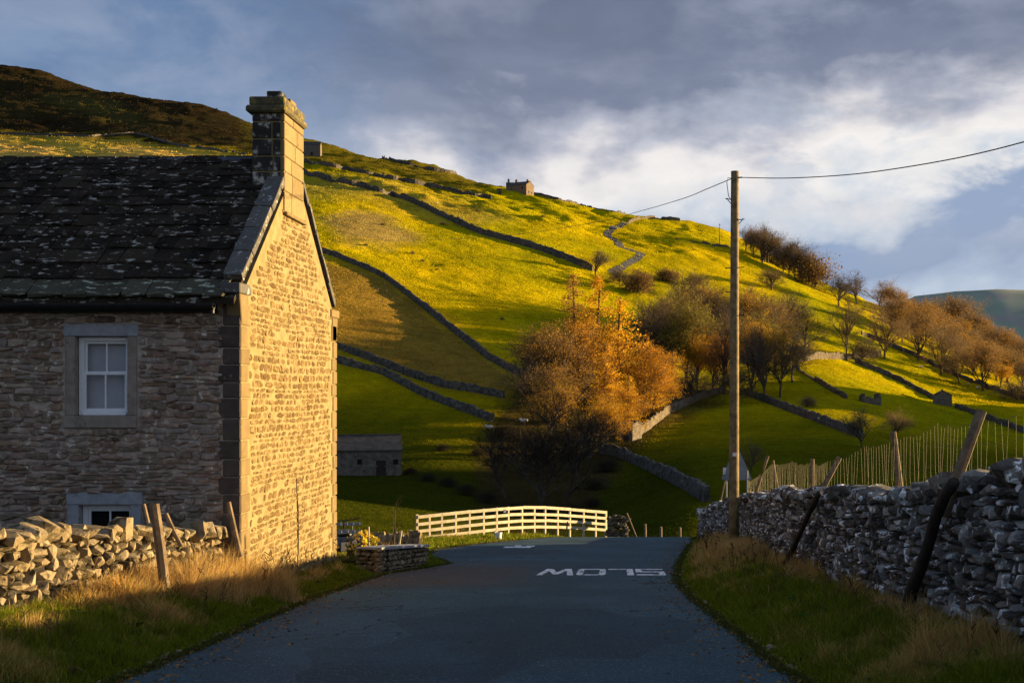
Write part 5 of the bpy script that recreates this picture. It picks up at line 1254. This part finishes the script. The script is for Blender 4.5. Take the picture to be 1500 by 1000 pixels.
# ================================================================== sheep
def sheep_mesh():
    m = MB(); seg, ring = 10, 8
    v = []; f = []
    for i in range(ring+1):
        a = math.pi*i/ring
        for k in range(seg):
            b_ = 2*math.pi*k/seg; j = 1+.05*math.sin(5*b_+3*a)
            v.append((-.52*math.cos(a)*j, .24*math.sin(a)*math.cos(b_)*j, .56+.25*math.sin(a)*math.sin(b_)*j))
    for i in range(ring):
        for k in range(seg): f.append((i*seg+k, i*seg+(k+1) % seg, (i+1)*seg+(k+1) % seg, (i+1)*seg+k))
    m.add(v, f); m.tube([(.42, 0, .66), (.58, 0, .74)], [.13, .10], 7); return m
def head_mesh():
    m = MB(); m.tube([(.55, 0, .76), (.64, 0, .72), (.76, 0, .60)], [.10, .095, .055], 7)
    for s_ in (-1, 1): m.tube([(.58, s_*.08, .79), (.56, s_*.17, .77)], [.035, .012], 4)
    return m
SH = []
for i, (px, py, lab) in enumerate([(768, 622, 'white sheep standing in the shaded field under the wood'), (717, 632, 'white sheep on the slope above the gully left of the other'), (1350, 540, 'white sheep below the large round tree on the right slope'), (1418, 566, 'sheep grazing right of the small square barn'), (1432, 571, 'second sheep grazing right of the small square barn'), (640, 300, 'sheep on the bright upper pasture below the long wall'), (1205, 620, 'sheep in the dim field right of the pole')]):
    p = pick(px, py); t_ = thing('sheep', lab, 'sheep', p, 'sheep on the pastures', tr_rng.random()*6.28); t_.scale = (1.35,)*3
    if not SH:
        SH.append(sheep_mesh().build('body', M_WOOL, t_, smooth=True)); SH.append(head_mesh().build('head', M_WOOL, t_, smooth=True))
        for x in (-.32, .32):
            for y in (-.11, .11): SH.append(MB().tube([(x, y, .02), (x, y, .42)], [.035, .05], 6).build('leg', M_DARK, t_))
    else:
        for o in SH: c_ = o.copy(); C.objects.link(c_); c_.parent = t_
# tree guards in the rough field
gd = None; r = random.Random(91); n = 0
while n < 46:
    px, py = r.uniform(480, 760), r.uniform(385, 590)
    if not inpoly(np.array([px]), np.array([py]), [(478, 392), (560, 412), (640, 475), (745, 556), (720, 572), (640, 556), (490, 500)])[0]: continue
    p = pick(px, py); n += 1
    if gd is None: gd = MB().tube([(0, 0, -.2), (0, 0, 1.1)], .05, 6).build('tree_guard', M_WOOD, None, p); o = gd
    else: o = gd.copy(); C.objects.link(o); o.location = p
    o.scale = (1, 1, r.uniform(.8, 1.3))
    tag(o, 'thin pale tree guard tube standing in the rough brown field', 'tree guard', 'tree guards in the rough field')
# ================================================================== grass
def blades(P, hgt, wid, lean, col, rs, seg=2):
    """P (n,3), per-blade height, width, lean vector (n,2), colour (n,3) -> vertices, triangles, colours"""
    n = len(P); a = rs.uniform(0, 2*np.pi, n); sx = np.cos(a)*wid/2; sy = np.sin(a)*wid/2
    lv = [0, .5, 1.0]; vs = []; cs = []
    for k, u in enumerate(lv):
        cx = P[:, 0]+lean[:, 0]*hgt*u*u; cy = P[:, 1]+lean[:, 1]*hgt*u*u; cz = P[:, 2]+hgt*u*(1-.35*u*np.minimum(1, np.hypot(lean[:, 0], lean[:, 1])))
        w = (1, .8, 0)[k]
        if k < 2:
            vs.append(np.stack([cx-sx*w, cy-sy*w, cz], 1)); vs.append(np.stack([cx+sx*w, cy+sy*w, cz], 1)); cs += [col, col]
        else: vs.append(np.stack([cx, cy, cz], 1)); cs += [col]
    v = np.concatenate(vs); c_ = np.concatenate(cs); i = np.arange(n)
    f = np.concatenate([np.stack([i, i+n, i+3*n], 1), np.stack([i, i+3*n, i+2*n], 1), np.stack([i+2*n, i+3*n, i+4*n], 1)])
    return v, f, c_
rs = np.random.RandomState(5)
def verge(xa, xb, y0, y1, n, side):
    y = y0*(y1/y0)**rs.uniform(0, 1, n); u = rs.uniform(0, 1, n); A = xa(y); B = xb(y); x = A+(B-A)*u
    cl_ = np.clip(.5+1.5*fbm(x*2.6, y*2.6, 101, 3), .05, 1.3); st = fbm(x*.75, y*.75, 102, 3)+.5+.55*fbm(x*4.5, y*4.5, 103, 2)       # clump and straw patches
    d = np.abs(x-A)                                                               # distance from the road edge
    st = st-.14+.22*sstep(u, .7, 1)-.25*sstep(-d, -.5, 0)
    if side < 0: st = st+.28*sstep(y, 13.5, 15.5)*(1-sstep(y, 17.3, 18.5))*sstep(u, .4, .8)+.10*(1-sstep(y, 10, 12))
    else: st = st+.02+.3*sstep(y, 21, 24)*(1-sstep(y, 32, 38))
    h = (.03+.19*cl_+.30*sstep(st, .52, .85)*cl_)*sstep(d, -.05, .35)*rs.uniform(.55, 1.35, n)+.03
    k = sstep(st+rs.normal(0, .10, n), .45, .72)[:, None]
    green = np.array([.13, .165, .010])*rs.uniform(.45, 1.6, (n, 1)); straw = np.array([.50, .34, .11])*rs.uniform(.55, 1.3, (n, 1))
    c_ = green*(1-k)+straw*k; c_[:, 0] *= rs.uniform(.85, 1.25, n)
    ln = rs.normal(0, .38, (n, 2)); ln[:, 0] += -side*.18*0
    return np.stack([x, y, H(x, y)-.01], 1), h, np.clip(.0060*(y/9), .006, .024)*rs.uniform(.6, 1.6, n), ln, c_
def left_in(y): return np.where(y < 17.35, np.interp(y, [7, 12, 17.35], [-6.95, -6.42, -5.86]), np.where(y < 23.4, -5.74, -7.2))
parts_ = []
parts_.append(verge(lambda y: xl(y), left_in, 7.5, 24.0, 120000, -1))
parts_.append(verge(lambda y: xl(y), lambda y: xl(y)-np.where(y < 30, 1.2, 4.5), 26.5, 50, 26000, -1))
parts_.append(verge(lambda y: xr(y), lambda y: wallx(y)-.02, 7.0, 44, 120000, 1))
# a fringe creeping over the tarmac edge
for e, s_ in ((xl, -1), (xr, 1)):
    n = 9000; y = 7*(40/7)**rs.uniform(0, 1, n); x = e(y)-s_*np.abs(rs.normal(0, .09, n)); 
    parts_.append((np.stack([x, y, road_z(y)-.01], 1), rs.uniform(.02, .07, n), .006*(y/9), rs.normal(0, .6, (n, 2)), np.array([.06, .07, .015])*rs.uniform(.5, 1.7, (n, 1))))
cat = [np.concatenate([p_[k] for p_ in parts_]) for k in range(5)]
v, f, c_ = blades(cat[0], cat[1], cat[2], cat[3], cat[4], rs)
tag(link('verge_grass', mesh_np('verge_grass', v, f, M_BLADE, False, col=c_)), 'rough green and straw coloured grass on the road verges', 'grass', kind='stuff')
# tall straw and dead stems: at the gable corner, at the pole and along the walls
def clumps(spots, n, hr, name, label, colr):
    X = []; Y_ = []; Hh = []; 
    for (x, y, rad, hh) in spots:
        m = int(n*rad); a = rs.normal(0, rad*.45, (m, 2)); X.append(x+a[:, 0]); Y_.append(y+a[:, 1]*1.3); Hh.append(hh*rs.uniform(.45, 1.2, m)*np.exp(-(a**2).sum(1)/(rad*rad)))
    X = np.concatenate(X); Y_ = np.concatenate(Y_); Hh = np.concatenate(Hh); n_ = len(X)
    c_ = np.array(colr)*rs.uniform(.55, 1.35, (n_, 1))
    v, f, cc_ = blades(np.stack([X, Y_, H(X, Y_)-.02], 1), Hh, .005*(Y_/10)*rs.uniform(.7, 1.4, n_), rs.normal(0, .33, (n_, 2)), c_, rs)
    tag(link(name, mesh_np(name, v, f, M_BLADE, False, col=cc_)), label, 'grass', kind='stuff')
sp = []
for i in range(34):
    y = rs.uniform(13.2, 17.6); sp.append((float(left_in(np.array(y)))+rs.uniform(.05, .62), y, rs.uniform(.22, .42), rs.uniform(.45, .85)*(.6 if y < 14.6 else 1)))
for i in range(6):
    y = rs.uniform(8.6, 11.6); sp.append((float(left_in(np.array(y)))+rs.uniform(.15, 1.3), y, rs.uniform(.2, .4), rs.uniform(.25, .45)))
for i in range(14):
    y = rs.uniform(18, 23.3); sp.append((-5.6+rs.uniform(0, .25), y, rs.uniform(.15, .25), rs.uniform(.2, .34)))
for i in range(20):
    y = rs.uniform(22.5, 29.5); sp.append((float(wallx(y))-rs.uniform(.1, .75), y, rs.uniform(.25, .5), rs.uniform(.3, .62)))
for i in range(13):
    y = rs.uniform(8.2, 22); sp.append((float(wallx(y))-rs.uniform(.05, .4), y, rs.uniform(.16, .3), rs.uniform(.2, .4)))
clumps(sp, 1700, 0, 'straw_grass', 'tall straw coloured dead grass in tufts at the foot of the walls', (.52, .35, .13))
# broad leaved weeds and dead flower stems standing in the verges
r = random.Random(55); K = Crown()
def base_pt(y, side, u):
    x = float(xl(y))-.25-u*(1.1 if y < 17.3 else .45) if side < 0 else float(xr(y))+.25+u*(float(wallx(y))-float(xr(y))-.35)
    return Vector((x, y, g(x, y)))
for i in range(170):
    sd = r.choice((-1, 1)); y = 8.5*(36/8.5)**r.random()
    if sd < 0 and y > 23: continue
    b0 = base_pt(y, sd, r.random()); gr = vary((.07, .10, .015) if r.random() < .8 else (.13, .10, .03), r, .4)
    for k in range(r.randint(6, 12)):          # rosette of long leaves
        a = r.random()*6.283; L = r.uniform(.06, .15); d = Vector((math.cos(a), math.sin(a), 0)); n_ = Vector((-d.y, d.x, 0)); w = L*r.uniform(.12, .2)
        p1 = b0+d*L*.4+Vector((0, 0, L*.75)); p2 = b0+d*L+Vector((0, 0, L*r.uniform(.3, .9))); q = len(K.v)
        K.v += [b0-n_*w*.3, b0+n_*w*.3, p1+n_*w, p1-n_*w, p2]; K.f += [(q, q+1, q+2, q+3), (q+3, q+2, q+4, q+4)][:1]; K.f.append((q+3, q+2, q+4, q+4)); K.c += [gr]*5
K.f = [f_ for f_ in K.f]
quads = np.array([f_ for f_ in K.f if len(set(f_)) == 4]); tris = np.array([f_[:3] for f_ in K.f if len(set(f_)) == 3])
tag(link('weeds', mesh_np('weeds', np.array([tuple(p) for p in K.v]), [quads, tris], M_BLADE, False, col=np.array(K.c))), 'broad leaved weeds growing through the verge grass', 'weeds', kind='stuff')
K = Crown()
for i in range(230):
    sd = r.choice((-1, 1)); y = 8.5*(36/8.5)**r.random()
    if sd < 0 and y > 23: continue
    b0 = base_pt(y, sd, r.random()**.6); H_ = r.uniform(.25, .7); tp = b0+Vector((r.gauss(0, .12), r.gauss(0, .12), H_)); cl_ = vary((.11, .075, .035), r, .5)
    w = .0028*(y/9); K.ribbon(b0, tp, w, w*.7, r, cl_)
    for k in range(7): u = r.uniform(.6, 1); p = b0.lerp(tp, u); K.ribbon(p, p+Vector((r.gauss(0, .035), r.gauss(0, .035), r.uniform(.02, .07))), w, w*1.3, r, cl_)
tag(link('dead_stems', K.mesh('dead_stems', M_BLADE)), 'dead brown flower stems standing in the verge grass', 'stems', kind='stuff')
# fallen leaves and chippings on the tarmac near its edges
n_ = 2600; y = 8*(44/8)**rs.uniform(0, 1, n_); sd = rs.uniform(0, 1, n_) < .5; dd_ = np.abs(rs.normal(0, .38, n_))
x = np.where(sd, xl(y)+dd_-.05, xr(y)-dd_+.05); z = road_z(y)+.006; a = rs.uniform(0, 6.28, n_); sz_ = rs.uniform(.012, .034, n_)
v0 = np.stack([x, y, z], 1); e1 = np.stack([np.cos(a)*sz_, np.sin(a)*sz_, rs.uniform(0, .4, n_)*sz_], 1); e2 = np.stack([-np.sin(a)*sz_*.6, np.cos(a)*sz_*.6, rs.uniform(0, .5, n_)*sz_], 1)
vv = np.concatenate([v0-e1, v0-e2, v0+e1, v0+e2]); i = np.arange(n_); cc_ = np.array([.26, .15, .05])*rs.uniform(.3, 1.5, (n_, 1)); cc_ = np.concatenate([cc_]*4)
tag(link('fallen_leaves', mesh_np('fallen_leaves', vv, np.stack([i, i+n_, i+2*n_, i+3*n_], 1), M_BLADE, False, col=cc_)), 'fallen brown leaves scattered along the tarmac edges', 'leaves', kind='stuff')
# yellow leaved plants in the little garden
K = Crown(); r = random.Random(17)
for (px, py0, py1, d, n, col) in ((533, 808, 776, 26.0, 90, (.60, .42, .03)), (548, 806, 784, 26.4, 60, (.40, .32, .03)), (520, 806, 782, 26.6, 70, (.16, .11, .04)), (514, 812, 795, 25.6, 60, (.10, .09, .03))):
    for _ in range(n):
        p = at(px+r.gauss(0, 4), r.uniform(py1, py0), d+r.uniform(-.2, .2)); K.leaf(p, r.uniform(.025, .06), r, vary(col, r, .3))
    for _ in range(7):
        p = at(px+r.gauss(0, 2), py0+8, d); K.ribbon(p, at(px+r.gauss(0, 5), py1+r.uniform(-4, 6), d), .008, .004, r, (.12, .10, .04))
base = at(535, 808, 26.2)
K.v = [v_-base for v_ in K.v]
gp_ = thing('garden_plant', 'yellow leaved plants in the small garden behind the low wall', 'plant', base); link('foliage', K.mesh('foliage', M_LEAF), gp_)
K = Crown(); b0 = at(577, 800, 30)
for i in range(26):
    u = r.uniform(.1, 1); p = Vector((.05*u, 0, 1.1*u)); q = p+Vector((r.gauss(0, .12), r.gauss(0, .1), r.uniform(.1, .35))); K.ribbon(p, q, .006, .003, r, (.10, .08, .05))
sp_ = thing('sapling', 'thin bare sapling behind the low garden wall', 'tree', b0); MB().tube([(0, 0, -.4), (.02, 0, .5), (.05, 0, 1.15)], [.016, .012, .006], 5).build('trunk', M_BARK, sp_); link('crown', K.mesh('crown', M_TWIG), sp_)
# loose stones along the tarmac edge
pc = []
for i in range(260):
    y = 8*(44/8)**r.random(); lf = r.random() < .6; x = float(xl(y)) - abs(r.gauss(0, .09))+.03 if lf else float(xr(y))+abs(r.gauss(0, .09))-.03; s_ = r.uniform(.012, .035)*(2.0 if r.random() < .06 else 1)
    pc.append((TRS((x, y, float(road_z(y))+s_*.35), (r.random(), r.random(), r.random()*6), (s_*1.4, s_, s_*.8)), 0, False))
vs = []; f3 = []; base_ = 0
for M, a_, b_ in pc:
    v, f = ROCKS[rng.randrange(len(ROCKS))]; m = np.array(M); vs.append(v @ m[:3, :3].T+m[:3, 3]); f3 += [[i+base_ for i in q] for q in f]; base_ += len(v)
tag(link('loose_stones', mesh_np('loose_stones', np.concatenate(vs), np.array(f3), M_LEFTWALL)), 'scattered pale pebbles along the tarmac edge', 'pebbles', kind='stuff')
# fellside sward: upright tussock blades, coarser with distance
PXg = np.arange(-30, 1530, 6.0); ZG = np.exp(np.linspace(math.log(60), math.log(1600), 900))
PXm, Zm = np.meshgrid(PXg, ZG, indexing='ij'); Hm = H((PXm-CX)/F*Zm, Zm, False); PYm = CY-F*(Hm-CAMZ)/Zm
run = np.minimum.accumulate(PYm, 1); dpy = np.clip(run[:, :-1]-run[:, 1:], 0, 6); dpy[PYm[:, 1:] > run[:, 1:]+.01] = 0
wgt = dpy.ravel(); cdf = np.cumsum(wgt); NB = 190000
idx = np.searchsorted(cdf, rs.uniform(0, cdf[-1], NB)); ii, jj = np.unravel_index(idx, dpy.shape)
bx_ = PXg[ii]+rs.uniform(-3, 3, NB); bz = ZG[jj]+(ZG[jj+1]-ZG[jj])*rs.uniform(0, 1, NB); X = (bx_-CX)/F*bz; Z_ = H(X, bz)
lay_ = fbm(X/4.5*300/bz, bz/4.5*300/bz, 111, 3)+.5
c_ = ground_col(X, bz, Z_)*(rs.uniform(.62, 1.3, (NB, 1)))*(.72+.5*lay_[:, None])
sc_ = bz/300
hh = .34*sc_*rs.uniform(.5, 1.3, NB)*(.5+.9*lay_)
v, f, cc_ = blades(np.stack([X, bz, Z_-.05*sc_], 1), hh, .26*sc_*rs.uniform(.6, 1.3, NB), rs.normal(0, .3, (NB, 2)), np.clip(c_, .004, .7), rs)
tag(link('hill_grass', mesh_np('hill_grass', v, f, M_BLADE, False, col=cc_)), 'rough autumn grass covering the hillside pastures', 'grass', kind='stuff')
